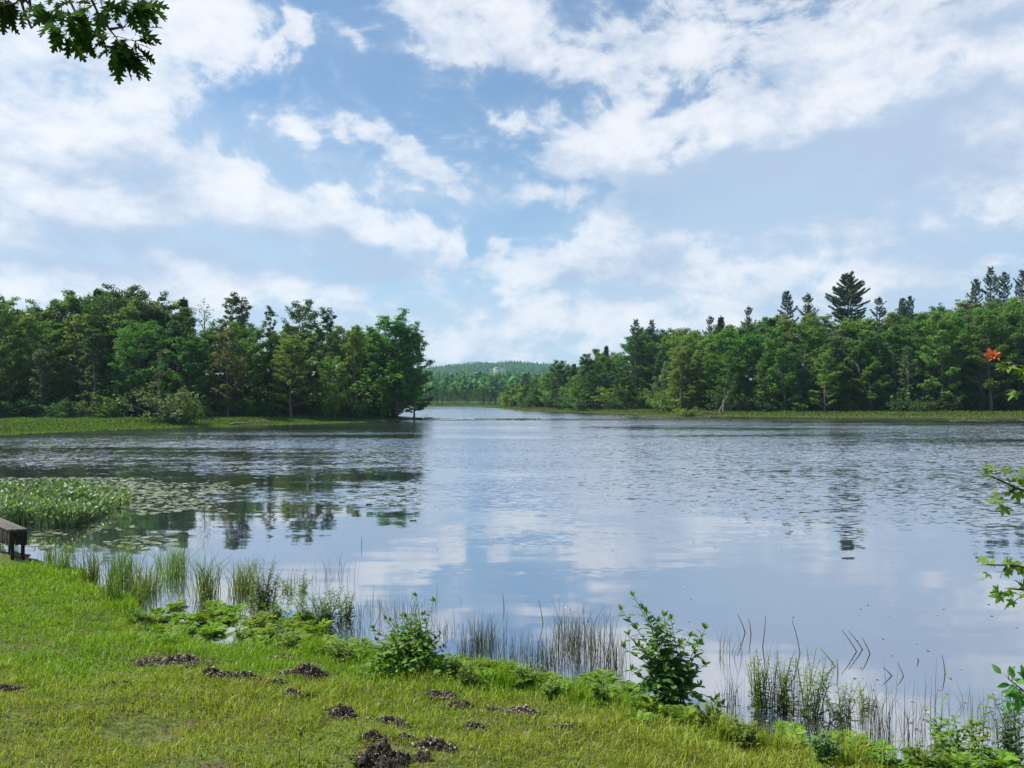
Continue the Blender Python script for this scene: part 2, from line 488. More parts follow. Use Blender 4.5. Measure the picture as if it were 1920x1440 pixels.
M['litter'] = leaf_mat('dead_leaf', [(.07, .055, .042), (.16, .125, .10), (.25, .21, .175), (.36, .31, .27)], trans=.05, tcol=(1, .8, .6), objvar=.1)
M['litter_dark'] = leaf_mat('dark_soil_crumb', [(.012, .010, .008), (.026, .021, .016), (.05, .042, .034), (.10, .08, .062)], trans=.0, tcol=(1, .8, .6), objvar=.1)
M['clover'] = leaf_mat('clover_leaf', [(.06, .13, .02), (.09, .17, .025), (.045, .095, .02)], trans=.3, spec=.1)
M['thatch'] = leaf_mat('thatch', [(.05, .036, .025), (.11, .085, .05), (.17, .14, .085), (.08, .06, .04)], trans=.05, spec=.05)
M['wood_old'] = plain_mat('weathered_wood', (.008, .007, .006), (.04, .034, .027), 9, .9, .5, stretch=(1, 1, 6))
M['wood_top'] = plain_mat('bleached_wood', (.045, .04, .035), (.13, .12, .108), 14, .9, .4, stretch=(.4, 6, 6))
M['shore_leaf'] = leaf_mat('shore_grass', [(.05, .10, .02), (.08, .145, .026), (.11, .175, .035), (.13, .15, .05)], trans=.35, nscale=.16)
M['white_wall'] = plain_mat('white_siding', (.70, .71, .70), (.80, .80, .79), 3, .7)
M['roof'] = plain_mat('grey_shingle', (.12, .12, .125), (.19, .19, .19), 4, .85)
M['pane'] = plain_mat('window_pane', (.03, .04, .05), (.05, .06, .07), 2, .15, spec=.5)


def grass_mat():
    m, N = new_mat('lawn_blade')
    geo = N.node('ShaderNodeNewGeometry', None, None)
    pos = geo.outputs['Position']
    isl = geo.outputs['Random Per Island']
    lush = N.ramp(isl, [(.0, (.09, .21, .008)), (.5, (.18, .34, .012)), (.85, (.25, .40, .025)), (1, (.34, .33, .09))])
    dry = N.ramp(isl, [(.0, (.16, .235, .018)), (.4, (.27, .345, .028)), (.75, (.36, .385, .06)), (.92, (.32, .24, .10)), (1, (.16, .11, .06))])
    sep = N.node('ShaderNodeSeparateXYZ', {0: pos}, None)
    n1 = N.noise(pos, .9, 4, .6)
    q = N.math('ADD', N.math('MULTIPLY', N.math('SUBTRACT', n1, .5), 3.2), N.step(sep.outputs[1], 8.6, 5.0, -.35, .95))
    col = N.mix(N.step(q, -.05, .75), lush, dry)
    col = N.mix(N.math('MULTIPLY', N.noise(pos, 5.0, 3), .5), col, (.07, .13, .014))
    b = N.node('ShaderNodeBsdfPrincipled', {'Base Color': col, 'Roughness': .5, 'Specular IOR Level': .3})
    t = N.node('ShaderNodeBsdfTranslucent', {'Color': N.mix(1.0, col, (1.3, 1.3, .55), 'MULTIPLY')})
    finish(N, N.node('ShaderNodeMixShader', {0: .4, 1: b, 2: t}))
    return m


def ground_mat():
    m, N = new_mat('ground')
    geo = N.node('ShaderNodeNewGeometry', None, None)
    pos = geo.outputs['Position']
    sep = N.node('ShaderNodeSeparateXYZ', {0: pos}, None)
    y, z = sep.outputs[1], sep.outputs[2]
    n1, n2, n3 = N.noise(pos, 1.6, 6, .65), N.noise(pos, 14, 5, .7), N.noise(pos, .05, 4)
    lawn = N.mix(N.step(n2, .35, .68), (.035, .05, .012), (.10, .12, .025))
    lawn = N.mix(N.step(n1, .54, .68), lawn, (.085, .06, .04))
    far = N.mix(N.step(n3, .35, .65), (.035, .06, .018), (.06, .085, .022))
    land = N.mix(N.step(y, 24, 40), lawn, far)
    mud = N.mix(n2, (.035, .027, .02), (.085, .066, .05))
    silt = N.mix(N.noise(pos, 3, 6, .7), (.10, .085, .075), (.22, .19, .175))     # pale silt of the shallows
    silt = N.mix(N.step(z, -.22, -.6), silt, (.05, .045, .035))
    col = N.mix(N.step(z, -.06, .0), silt, mud)
    col = N.mix(N.step(z, .01, .07), col, land)
    bmp = N.node('ShaderNodeBump', {'Strength': .6, 'Distance': .03, 'Height': n2})
    finish(N, N.node('ShaderNodeBsdfPrincipled', {'Base Color': col, 'Roughness': .95, 'Specular IOR Level': .15, 'Normal': bmp}))
    return m


def water_mat():
    """pond water: breeze-ruffled out on the pond, calm under the near bank; bed seen through it in the shallows"""
    m, N = new_mat('pond_water')
    geo = N.node('ShaderNodeNewGeometry', None, None)
    pos = geo.outputs['Position']
    sep = N.node('ShaderNodeSeparateXYZ', {0: pos}, None)
    x, y = sep.outputs[0], sep.outputs[1]
    pst = N.vmath('MULTIPLY', pos, (.5, 1, 1))
    wob = N.math('MULTIPLY', N.math('SUBTRACT', N.noise(N.vmath('MULTIPLY', pos, (.22, 1, 1)), .30, 5, .65), .5), 34)
    yy = N.math('SUBTRACT', N.math('ADD', y, wob), N.step(x, 0.0, -7.0, 0.0, 9.0))      # the weed bed shelters the water on the left
    wind = N.step(yy, 11, 36)
    gust = N.step(N.noise(N.vmath('MULTIPLY', pos, (.2, 1, 1)), .07, 5, .65), .32, .62, .16, 1.0)
    amp = N.math('MULTIPLY', wind, gust)
    c = lambda v: N.vmath('SUBTRACT', v, (.5, .5, .5))
    r1 = c(N.noise(pst, 9.5, 2, .5, 1))              # ripples about 0.3 m long
    r2 = c(N.noise(pst, 3.4, 2, .5, 1))
    r3 = c(N.noise(N.vmath('MULTIPLY', pos, (.16, 1, 1)), 1.8, 3, .5, 1))    # long lazy undulation in the calm
    sc_ = lambda v, s: N.node('ShaderNodeVectorMath', {0: v, 'Scale': s}, operation='SCALE')
    s = N.vmath('ADD', sc_(r1, N.math('MULTIPLY', amp, .8)), sc_(r2, N.math('MULTIPLY', amp, .4)))
    s = N.vmath('ADD', s, sc_(r3, N.math('ADD', .035, N.math('MULTIPLY', amp, .03))))
    s = N.vmath('MULTIPLY', s, (.6, 1, 0))
    s = N.vmath('ADD', s, sc_((0.0, -1.0, 0.0), N.math('MULTIPLY', amp, .105)))   # wavelets steeper on the lee side
    nrm = N.vmath('NORMALIZE', N.vmath('ADD', s, (0, 0, 1)))
    fr = N.node('ShaderNodeFresnel', {0: 3.0, 1: nrm})
    fr = N.math('MULTIPLY_ADD', fr, .5, .5)
    gl = N.node('ShaderNodeBsdfGlossy', {'Color': (.96, .97, 1.0, 1), 'Roughness': .03, 'Normal': nrm})
    tr = N.node('ShaderNodeMixShader', {0: .25, 1: N.node('ShaderNodeBsdfTransparent', {0: (.72, .68, .62, 1)}), 2: N.node('ShaderNodeBsdfDiffuse', {0: (.085, .10, .125, 1)})})   # cloudy with silt
    finish(N, N.node('ShaderNodeMixShader', {0: fr, 1: tr, 2: gl}))
    return m


M['lawn'] = grass_mat(); M['ground'] = ground_mat(); M['water'] = water_mat()

# ------------------------------------------------------------------ ground and water
def build_ground():
    ang = np.concatenate([np.arange(-180, -50, 3.0), np.arange(-50, 50, .22), np.arange(50, 180, 3.0)])
    rad = np.concatenate([np.arange(.6, 3, .2), np.geomspace(3, 2550, 520)])
    A, Rr = np.meshgrid(R(1) * ang, rad)
    x, y = Rr * np.sin(A), Rr * np.cos(A)
    z = height(x.ravel(), y.ravel())[0]
    v = np.stack([x.ravel(), y.ravel(), z], 1)
    na, nr = len(ang), len(rad)
    i = np.arange(nr - 1)[:, None] * na; j = np.arange(na)[None]; j2 = (j + 1) % na
    f = np.stack([i + j, i + na + j, i + na + j2, i + j2], -1).reshape(-1, 4)
    mb = MB(); mb.add(v, f)
    c = MB(); mb.add(np.vstack([v[:na], [[0, 0, gz(0, 0)]]]), np.stack([np.arange(na), (np.arange(na) + 1) % na, np.full(na, na)], 1))
    tag(mb.obj('ground', M['ground'], smooth=True), kind='structure')
    w = MB(); w.add([(-395, 1, 0), (395, 1, 0), (395, 430, 0), (-395, 430, 0)], [[0, 1, 2, 3]])
    tag(w.obj('water', M['water']), kind='structure')


build_ground()

# ------------------------------------------------------------------ trees
def clumps(mb, C, rad, n, lsize, g, flat=.5, up=.8):
    """leaf clumps: n leaves round each centre, most of them near the clump's outside"""
    C = np.repeat(np.asarray(C), n, 0); rad = np.repeat(np.asarray(rad), n)
    d = rdir(len(C), g)
    r = rad * g.random(len(C)) ** .45
    P = C + d * r[:, None] * [1, 1, flat]
    N = norm(d * .55 + np.array([0, 0, up]) + g.normal(size=d.shape) * .45)
    A = norm(np.cross(N, g.normal(size=d.shape))) + [0, 0, -.25]
    L = lsize * g.uniform(.65, 1.35, len(C))
    leaf_quads(mb, P, A, N, L, L * g.uniform(.5, .75, len(C)))


def broadleaf(seed, H=15, cb=.2, Rc=4, limbs=22, asc=45, n=32, ls=.30, crad=.6, stems=1, lean=0.0, thin=1.0, trunkw=.014, top=.55):
    g = np.random.default_rng(seed)
    tr, cr = MB(), MB()
    C, CR = [], []
    for s in range(stems):
        a0 = g.random() * 6.28
        off = np.array([math.cos(a0), math.sin(a0), 0]) * (0 if stems == 1 else .35)
        sl = (lean if stems == 1 else .22) * g.uniform(.6, 1.2)
        Hs = H * (1 if s == 0 else g.uniform(.7, .95))
        t = np.linspace(0, 1, 9)
        wig = np.cumsum(g.normal(size=(9, 2)) * H * .008, 0)
        tp = np.stack([off[0] + wig[:, 0] + math.cos(a0) * sl * Hs * t ** 1.2, off[1] + wig[:, 1] + math.sin(a0) * sl * Hs * t ** 1.2, Hs * .95 * t - .4 * (t == 0)], 1)
        tr_r = trunkw * Hs * (1 - t) ** .8 + .02; tr_r[0] *= 1.5
        tube(tr, tp, tr_r, 8)
        nl = max(5, int(limbs / stems ** .6))
        for i in range(nl):
            x = (i + g.random()) / nl
            tt = cb + (1 - cb) * x
            base = np.array([np.interp(tt, t, tp[:, k]) for k in range(3)])
            e = np.clip((x + .3) ** .5 * (1.1 - x) ** (top * .8) * 1.15, .25, 1.1)
            ln = Rc * e * g.uniform(.74, 1.14)
            az = i * 2.39996 + g.normal() * .4 + a0
            el = R(asc * (.35 + 1.0 * x) + g.normal() * 8)
            dr = np.array([math.cos(az) * math.cos(el), math.sin(az) * math.cos(el), math.sin(el)])
            u = np.linspace(0, 1, 5)[:, None]
            side = np.array([-math.sin(az), math.cos(az), 0])
            lp = base + dr * ln * u + np.array([0, 0, 1]) * ln * .12 * u ** 2 + side * g.normal() * ln * .12 * u ** 2
            r0 = np.interp(tt, t, tr_r) * .5
            tube(tr, lp, np.linspace(r0, .012, 5), 5, False)
            ns = max(3, int(ln * 4.2 * thin + 1))
            for k in range(ns):
                q = g.uniform(.3, 1.0) if k else 1.0
                b = lp[0] + (np.array([np.interp(q, u[:, 0], lp[:, m]) for m in range(3)]) - lp[0])
                sdv = norm((dr * .6 + side * g.choice([-1, 1]) * g.uniform(.3, 1.1) + np.array([0, 0, g.uniform(-.15, .45)]))[None])[0]
                sl_ = ln * g.uniform(.12, .42) * (1.1 - q * .6)
                en = b + sdv * sl_
                tube(tr, [b, b + sdv * sl_ * .5 + [0, 0, .04], en], [.03, .02, .008], 3, False)
                C.append(en); CR.append(crad * g.uniform(.6, 1.15) * (Rc / 4) ** .5 * (.9 + .35 * x))
    for q in range(5): C.append(tp[-1] + g.normal(size=3) * [.6, .6, .3]); CR.append(crad)
    clumps(cr, C, CR, n, ls, g)
    return tr, cr


def conifer(seed, H=22, cb=.25, Rc=4.2, gap=.85, per=5, droop=-5, tuft=13, nl=.5, pw=.75, irregular=.35, nw=.085):
    g = np.random.default_rng(seed)
    tr, cr = MB(), MB()
    t = np.linspace(0, 1, 10)
    tp = np.stack([np.cumsum(g.normal(size=10)) * .05, np.cumsum(g.normal(size=10)) * .05, H * t], 1); tp[0, 2] = -.4
    tube(tr, tp, .014 * H * (1 - t) ** .9 + .015, 8)
    P, A, L = [], [], []
    z = H * cb
    while z < H - .25:
        x = (z / H - cb) / (1 - cb)
        lw = Rc * (1 - x) ** pw * min(1, .55 + x * 3) * g.uniform(1 - irregular, 1 + irregular * .6) + .18
        a0 = g.random() * 6.28
        for k in range(per + (g.random() < .5)):
            az = a0 + k * 6.283 / per + g.normal() * .25
            ln = lw * g.uniform(.6, 1.15)
            el = R(droop + 30 * x ** 2 + g.normal() * 6)
            dr = np.array([math.cos(az) * math.cos(el), math.sin(az) * math.cos(el), math.sin(el)])
            side = np.array([-math.sin(az), math.cos(az), 0])
            u = np.linspace(0, 1, 4)[:, None]
            lp = [np.interp(z, tp[:, 2], tp[:, 0]), np.interp(z, tp[:, 2], tp[:, 1]), z] + dr * ln * u + np.array([0, 0, 1]) * ln * .16 * u ** 2.2
            tube(tr, lp, np.linspace(.05, .012, 4) * (1 - .6 * x), 4, False)
            m = max(2, int(ln * 2.6))
            for q in np.linspace(.28, 1, m):
                c = np.array([np.interp(q, u[:, 0], lp[:, w]) for w in range(3)])
                for sgn in ((-1, 1) if q < .95 else (0,)):
                    ex = side * sgn * ln * .26 * (1.15 - q) * g.uniform(.5, 1.3)
                    for w in range(2):
                        cc = c + ex * (w + .6) / 1.4 + dr * abs(sgn) * .12 * (w + 1)
                        dd = norm((dr + side * sgn * .7)[None] + g.normal(size=(tuft // 2, 3)) * .55 + [0, 0, .28])
                        P.append(np.repeat(cc[None], tuft // 2, 0) + dd * .16); A.append(dd)
        z += gap * g.uniform(.75, 1.25) * (1 - .45 * x)
    dd = norm(np.array([[0, 0, 1.0]]) + g.normal(size=(14, 3)) * .35)
    P.append(np.repeat(tp[-1:], 14, 0) + dd * .15); A.append(dd)
    P, A = np.concatenate(P), np.concatenate(A)
    n = len(P)
    leaf_quads(cr, P + g.normal(size=P.shape) * .05, A, rdir(n, g) + [0, 0, .8], nl * g.uniform(.7, 1.2, n), nw * g.uniform(.8, 1.5, n), .2)
    return tr, cr


def snag(seed, H=13):
    g = np.random.default_rng(seed)
    tr, cr = broadleaf(seed, H, .35, 2.2, 22, 55, 3, .22, .5)
    return tr, cr


def bush(seed, H=3.5, W=2.4, n=60, ls=.26):
    g = np.random.default_rng(seed)
    tr, cr = MB(), MB(); C, CR = [], []
    for i in range(16):
        az = g.random() * 6.28; el = R(g.uniform(25, 85)); ln = H * g.uniform(.55, 1.0)
        e = np.array([math.cos(az) * math.cos(el) * W / H * 1.3, math.sin(az) * math.cos(el) * W / H * 1.3, math.sin(el)]) * ln
        u = np.linspace(0, 1, 4)[:, None]
        tube(tr, e * u + [0, 0, -.15] + np.array([0, 0, 1]) * ln * .12 * u * (1 - u) * 2, np.linspace(.045, .012, 4), 4, False)
        for q in (.35, .6, .8, 1):
            C.append(e * q + g.normal(size=3) * .18 * W / 2 + [0, 0, .1]); CR.append(.42 * W / 2 * g.uniform(.7, 1.3))
    clumps(cr, C, CR, n // 2, ls, g, .7)
    return tr, cr


PROTO = {}


def proto(kind, mk, name, bark, leafm, H):
    tr, cr = mk
    H = float(np.percentile(np.concatenate(cr.v)[:, 2], 99.7))
    PROTO[kind] = (tr.mesh('trunk', M[bark], True), cr.mesh('crown', M[leafm]), name, H)


proto('m0', broadleaf(1, 15, .08, 3.9, 26, 42), 'maple_tree', 'bark', 'leaf', 15)
proto('m1', broadleaf(2, 15, .12, 4.4, 28, 38), 'maple_tree', 'bark', 'leaf', 15)
proto('m2', broadleaf(3, 15, .14, 3.6, 30, 50), 'maple_tree', 'bark_pale', 'leaf', 15)
proto('m3', broadleaf(4, 15, .07, 4.2, 28, 36, stems=2), 'maple_tree', 'bark', 'leaf', 15)
proto('a0', broadleaf(5, 16, .26, 3.0, 26, 55, n=20, crad=.5, thin=.8), 'ash_tree', 'bark_pale', 'leaf', 16)
proto('a1', broadleaf(6, 16, .3, 2.8, 24, 58, n=18, crad=.48, thin=.75), 'ash_tree', 'bark_pale', 'leaf', 16)
proto('o0', broadleaf(7, 16, .14, 5.2, 28, 34, crad=.62, n=28, top=.45), 'oak_tree', 'bark', 'leaf', 16)
proto('o1', broadleaf(8, 16, .12, 4.8, 30, 40, crad=.6, n=28, top=.4), 'oak_tree', 'bark', 'leaf', 16)
proto('m4', broadleaf(61, 14, .06, 4.6, 32, 30), 'maple_tree', 'bark', 'leaf', 14)
proto('m5', broadleaf(62, 14, .10, 4.0, 30, 45, stems=2), 'maple_tree', 'bark_pale', 'leaf', 14)
proto('o2', broadleaf(63, 15, .10, 5.4, 34, 28, top=.35), 'oak_tree', 'bark', 'leaf', 15)
proto('big', broadleaf(23, 15, .14, 5.4, 64, 46, n=22, crad=.5, thin=1.1, stems=3, top=.38), 'maple_tree', 'bark', 'leaf', 15)
proto('p0', conifer(31, 24, .3, 4.8, 1.2, 5, 14, irregular=.5, pw=.6), 'pine_tree', 'bark', 'needle', 24)
proto('p1', conifer(32, 24, .35, 3.9, 1.15, 5, 20, irregular=.5, pw=.6), 'pine_tree', 'bark', 'needle', 24)
proto('p2', conifer(33, 24, .3, 4.2, 1.2, 5, 24, irregular=.55, pw=.6), 'pine_tree', 'bark', 'needle', 24)
proto('pbig', conifer(34, 26, .3, 7.2, 1.1, 6, 6, tuft=18, nl=.65, pw=.6, irregular=.3), 'pine_tree', 'bark', 'needle', 26)
proto('s0', conifer(35, 16, .1, 2.4, .5, 6, -14, irregular=.2, pw=.95), 'spruce_tree', 'bark', 'needle', 16)
proto('dead', snag(41, 14), 'dead_tree', 'bark_pale', 'leaf_grey', 14)
proto('b0', bush(51), 'bush', 'bark', 'leaf', 3.5)
proto('b1', bush(52, 3.5, 3.2), 'bush', 'bark', 'leaf', 3.5)
proto('b2', bush(53, 3.5, 1.8, 50), 'bush', 'bark', 'leaf', 3.5)


def tree(kind, x, y, H, label, group=None, leafm=None, wide=1.0, rz=None, cat='tree', tilt=0.0):
    tm, cm, name, H0 = PROTO[kind]
    s = H / H0
    g = random.random
    root = empty(name, (x, y, gz(x, y)), g() * 6.28 if rz is None else rz, (s * wide, s * wide, s))
    if tilt: root.rotation_euler = (0, tilt, root.rotation_euler[2])
    tag(root, label, cat, group)
    t = link(bpy.data.objects.new('trunk', tm), root)
    c = link(bpy.data.objects.new('crown', cm), root)
    if leafm:
        c.material_slots[0].link = 'OBJECT'; c.material_slots[0].material = M[leafm]
    return root


def treep(kind, px, d, top, label, group=None, leafm=None, wide=1.0, **k):
    """a tree standing d metres out in the direction of column px, as tall as its top in the photo says"""
    x = (px - 960) / F * d
    return tree(kind, x, d, CH + (HY - top) / F * d - gz(x, d), label, group, leafm, wide, **k)


random.seed(4)
BROAD = ['m0', 'm1', 'm2', 'm3', 'o0', 'o1', 'a0', 'm4', 'm5', 'o2', 'm4', 'o2']
TINT = [None, None, 'leaf', 'leaf_dark', 'leaf_yellow', 'leaf_yellow', 'leaf_grey', 'leaf']

# ---- left wood
LT = [(-140, 560), (-60, 552), (0, 556), (30, 562), (45, 580), (70, 565), (130, 552), (200, 541), (265, 541), (300, 556), (330, 582), (365, 600),
      (400, 606), (430, 565), (470, 590), (505, 600), (530, 610), (555, 590), (600, 588), (640, 605), (700, 612), (760, 640)]
LF = [(-140, 78), (0, 84), (200, 88), (400, 93), (600, 99), (690, 104), (760, 112)]
ip = lambda tab, x: float(np.interp(x, [a for a, b in tab], [b for a, b in tab]))
GL = 'trees of the wood on the left shore'
# trees one can pick out
treep('o1', 10, 90, 553, 'yellow-green rounded tree at the left edge of the photo, top of the left wood', GL, 'leaf_yellow', .95)
treep('o0', 85, 99, 564, 'rounded tree just right of the notch at the far left of the skyline', GL)
treep('o1', 140, 100, 550, 'broad tree in the left wood with a bumpy crown below the highest crown', GL, 'leaf')
treep('o0', 225, 103, 537, 'tallest broad dark crown on the skyline of the left wood', GL, 'leaf_dark', 1.1)
treep('o1', 285, 106, 545, 'dark crown sloping down right of the tallest crown of the left wood', GL, 'leaf_dark')
treep('s0', 345, 108, 562, 'small dark spruce tip between the tall oaks and the bare tree', GL, None, .9, cat='conifer')
treep('s0', 182, 108, 546, 'dark conifer tip poking out left of the tallest crown of the left wood', GL, None, .8, cat='conifer')
treep('dead', 381, 105, 561, 'half bare grey tree with thin dead twigs on the skyline', GL, 'leaf_grey', 1.0)
treep('a1', 425, 108, 549, 'airy thin-leaved tree whose open top rises beside the bare tree', GL, 'leaf_grey', 1.05)
treep('a0', 452, 109, 557, 'second airy tree close right of the open-topped ash', GL, 'leaf_grey')
treep('a1', 507, 110, 575, 'slim loose-crowned tree between the airy pair and the tall ash', GL, 'leaf_dark', .8)
treep('o0', 568, 112, 563, 'tall dark tree standing above its neighbours in the right half of the left wood', GL, 'leaf_dark', .72)
treep('a0', 612, 113, 577, 'thin open tree at the right shoulder of the tall dark tree', GL, 'leaf_dark', 1.0)
treep('big', 742, 113, 594, 'big spreading maple leaning over the water at the tip of the left shore', GL, 'leaf', 1.15, rz=.4)
treep('m1', 775, 115, 690, 'low leafy maple drooping over the water under the big spreading maple', GL, 'leaf_dark', 1.35)
treep('m0', 425, 95, 612, 'rust-tinged tree with a brownish crown top in the left wood', GL, 'leaf_rust', .9)
treep('m2', 237, 92, 626, 'silvery grey-green tree with pale upturned leaves mid left wood', GL, 'leaf_grey', 1.0)
treep('a0', 75, 87, 655, 'pale grey-leaved tree near the water at the far left', GL, 'leaf_grey', 1.25)
treep('b1', 318, 84, 718, 'pale yellow-green willow bush standing forward on the sedge bank', None, 'leaf_grey', 1.0, cat='bush')
treep('b0', 345, 84.5, 735, 'lower yellow-green bush leaning on the pale willow bush', None, 'leaf_yellow', .9, cat='bush')
treep('m2', 668, 106, 612, 'light green tree directly left of the big spreading maple', GL, 'leaf_yellow', .9)
treep('m0', 715, 108, 705, 'short bushy tree in front of the trunk of the big spreading maple', GL, 'leaf', 1.3)
LROW = [(3, .62, .84, 6, 'mid green tree in the front rank of the left wood along the sedge bank'),
        (9, .80, .93, 5.5, 'leafy tree in the middle ranks of the wood on the left shore'),
        (15, .86, .97, 5.2, 'tree packed in behind the middle ranks of the left wood'),
        (22, .88, .98, 5.2, 'tree in the back ranks of the left wood under the skyline'),
        (30, .86, .97, 6, 'hindmost tree in the shade of the left wood')]
for ri, (dd, a, b, sp, lab) in enumerate(LROW):
    px = -130 + ri * 17
    while px < 735:
        d = ip(LF, px) + dd + random.uniform(-2, 2)
        pj = px + random.uniform(-9, 9)
        if pj < 720:
            full = CH + (HY - ip(LT, pj)) / F * d
            H = full * random.uniform(a, b) - gz((pj - 960) / F * d, d)
            tree(random.choice(BROAD), (pj - 960) / F * d, d, H, lab, GL, random.choice(TINT), random.uniform(1.0, 1.35))
        px += sp * F / d
    if ri in (0, 1, 2, 4):
        px = -120.0
        while px < 745:
            d = ip(LF, px) + dd + random.uniform(-3, 3) - 1
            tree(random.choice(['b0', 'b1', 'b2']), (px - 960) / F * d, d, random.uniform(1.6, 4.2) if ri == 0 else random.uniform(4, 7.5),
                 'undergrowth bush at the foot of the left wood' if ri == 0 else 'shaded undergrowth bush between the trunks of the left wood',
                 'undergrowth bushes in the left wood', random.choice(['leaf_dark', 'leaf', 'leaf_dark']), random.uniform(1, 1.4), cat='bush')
            px += random.uniform(35, 62)

treep('dead', 300, 86, 655, 'bare dead sapling standing behind the pale willow bush', GL, 'leaf_grey', .8)


def fallen_log(px, d, length, rz, label):
    mb = MB(); n = 8; u = np.linspace(0, 1, n)
    gg = np.random.default_rng(int(px))
    tube(mb, np.stack([u * length, gg.normal(size=n) * .05, .12 + u * length * .10 + gg.normal(size=n) * .03], 1), .13 * (1 - .6 * u), 8)
    for k in range(4):
        t = gg.uniform(.35, .95) * length
        tube(mb, [(t, 0, .1 + t * .1), (t + .3, gg.normal() * .3, .4 + t * .1), (t + .5, gg.normal() * .4, .7 + t * .12)], [.035, .02, .008], 4)
    x = (px - 960) / F * d
    o = mb.obj('fallen_log', M['bark'], smooth=True); o.location = (x, d, gz(x, d)); o.rotation_euler = (0, 0, rz)
    tag(o, label, 'log', 'fallen logs on the far banks')


fallen_log(432, 86, 4.2, .25, 'fallen log leaning on the sedge of the left bank')
fallen_log(772, 113, 3.2, -.2, 'short log at the water below the big spreading maple')
fallen_log(1352, 140, 5.0, 2.6, 'fallen log at the foot of the slanting trees on the right bank')

# ---- right wood
RT = [(940, 738), (960, 725), (985, 712), (1010, 706), (1035, 692), (1055, 680), (1080, 680), (1100, 668), (1130, 664), (1160, 652), (1185, 622), (1230, 612),
      (1270, 618), (1310, 612), (1360, 608), (1400, 598), (1440, 592), (1500, 588), (1560, 590), (1600, 588), (1650, 590), (1700, 580),
      (1740, 573), (1800, 562), (1830, 552), (1880, 545), (1920, 540), (2050, 530)]
RF = [(940, 300), (960, 268), (1000, 228), (1050, 203), (1100, 188), (1150, 177), (1200, 168), (1300, 151), (1400, 144), (1500, 140), (1700, 138), (2050, 136)]
GR = 'trees of the wood on the right shore'
for px, d, top, k, w, lab in [
        (1192, 178, 600, 'p0', .95, 'dark pine at the left shoulder of the right wood, where the skyline steps up'),
        (1222, 182, 601, 'p0', .9, 'pine close right of the pine at the left shoulder of the right wood'),
        (1137, 202, 650, 's0', .9, 'small pointed spruce low on the left slope of the right wood'),
        (1330, 172, 594, 'p2', .8, 'small pine top peeping over the middle of the right wood'),
        (1352, 173, 596, 's0', .9, 'slim spruce beside the small pine top in the middle of the right wood'),
        (1402, 172, 576, 'p2', .75, 'ragged pine top left of the two matching pines'),
        (1475, 172, 547, 'p1', 1.0, 'left one of the two matching pines left of the giant pine'),
        (1515, 174, 552, 'p2', 1.0, 'right one of the two matching pines left of the giant pine'),
        (1589, 176, 514, 'pbig', 1.0, 'giant broad white pine towering over the right wood'),
        (1650, 176, 559, 'p2', 1.05, 'low pine top just right of the giant white pine'),
        (1692, 160, 560, 'p1', .8, 'dark columnar pine standing in front of the right skyline'),
        (1706, 161, 556, 'p1', .8, 'twin of the dark columnar pine, right of it'),
        (1830, 182, 524, 'p1', .9, 'leftmost pine of the four on the right end of the skyline'),
        (1857, 182, 502, 'p0', .85, 'tallest pine of the four on the right end of the skyline'),
        (1883, 183, 511, 'p1', .85, 'third pine from the left of the four at the right end of the skyline'),
        (1916, 184, 508, 'p0', .9, 'pine cut by the right edge of the photo on the skyline')]:
    treep(k, px, d, top, lab, 'conifers standing out of the right wood', None, w, cat='conifer')
treep('m1', 1050, 205, 676, 'round dark tree where the right wood begins, nearest its low end', GR, 'leaf_dark', 1.1)
treep('m2', 1098, 190, 664, 'upright tree right of the round dark tree at the low end of the right wood', GR, 'leaf_dark', 1.0)
treep('m0', 1082, 184, 705, 'yellow-green smaller tree in front of the low end of the right wood', GR, 'leaf_yellow', 1.2)
treep('p1', 985, 245, 700, 'dark pine at the low left tip of the right wood', GR, None, 1.5, cat='conifer')
treep('m1', 1275, 152, 650, 'spreading light green tree in the front of the right wood', GR, 'leaf_yellow', 1.2)
treep('a0', 1355, 143, 655, 'tree with several leaning trunks at the edge of the right bank', GR, 'leaf', 1.2, tilt=-.22)
treep('a1', 1345, 142, 690, 'slanting thin-trunked tree reaching left over the sedges of the right bank', GR, 'leaf', 1.2, tilt=-.5)
treep('m0', 1545, 138, 660, 'bright mid green tree standing forward in the right wood, below the giant pine', GR, 'leaf_yellow', 1.2)
treep('m3', 1480, 142, 612, 'tree below the two matching pines on the right shore', GR, 'leaf')
treep('m1', 1770, 139, 585, 'tall tree with a visible dark trunk right of the columnar pine', GR, 'leaf_yellow', 1.0)
treep('a0', 1840, 140, 580, 'tree with a slanting dark trunk near the right edge of the wood', GR, 'leaf', 1.35)
treep('o1', 1905, 139, 600, 'shadowy dark tree behind the red-leaved twig at the right edge', GR, 'leaf_dark', 1.0)
treep('b1', 1290, 139.5, 762, 'low bright yellow-green bush at the water on the right bank', None, 'leaf_yellow', 1.6, cat='bush')
RROW = [(2, .55, .82, 7, 'tree in the front rank of the right wood along the bank'),
        (9, .76, .92, 6, 'leafy tree in the second rank of the wood on the right shore'),
        (17, .86, .97, 6, 'tree in the middle ranks of the right wood'),
        (26, .90, .99, 6, 'tree in the back ranks of the right wood under the pines'),
        (36, .92, 1.0, 7, 'hindmost tree on the rising ground of the right wood')]
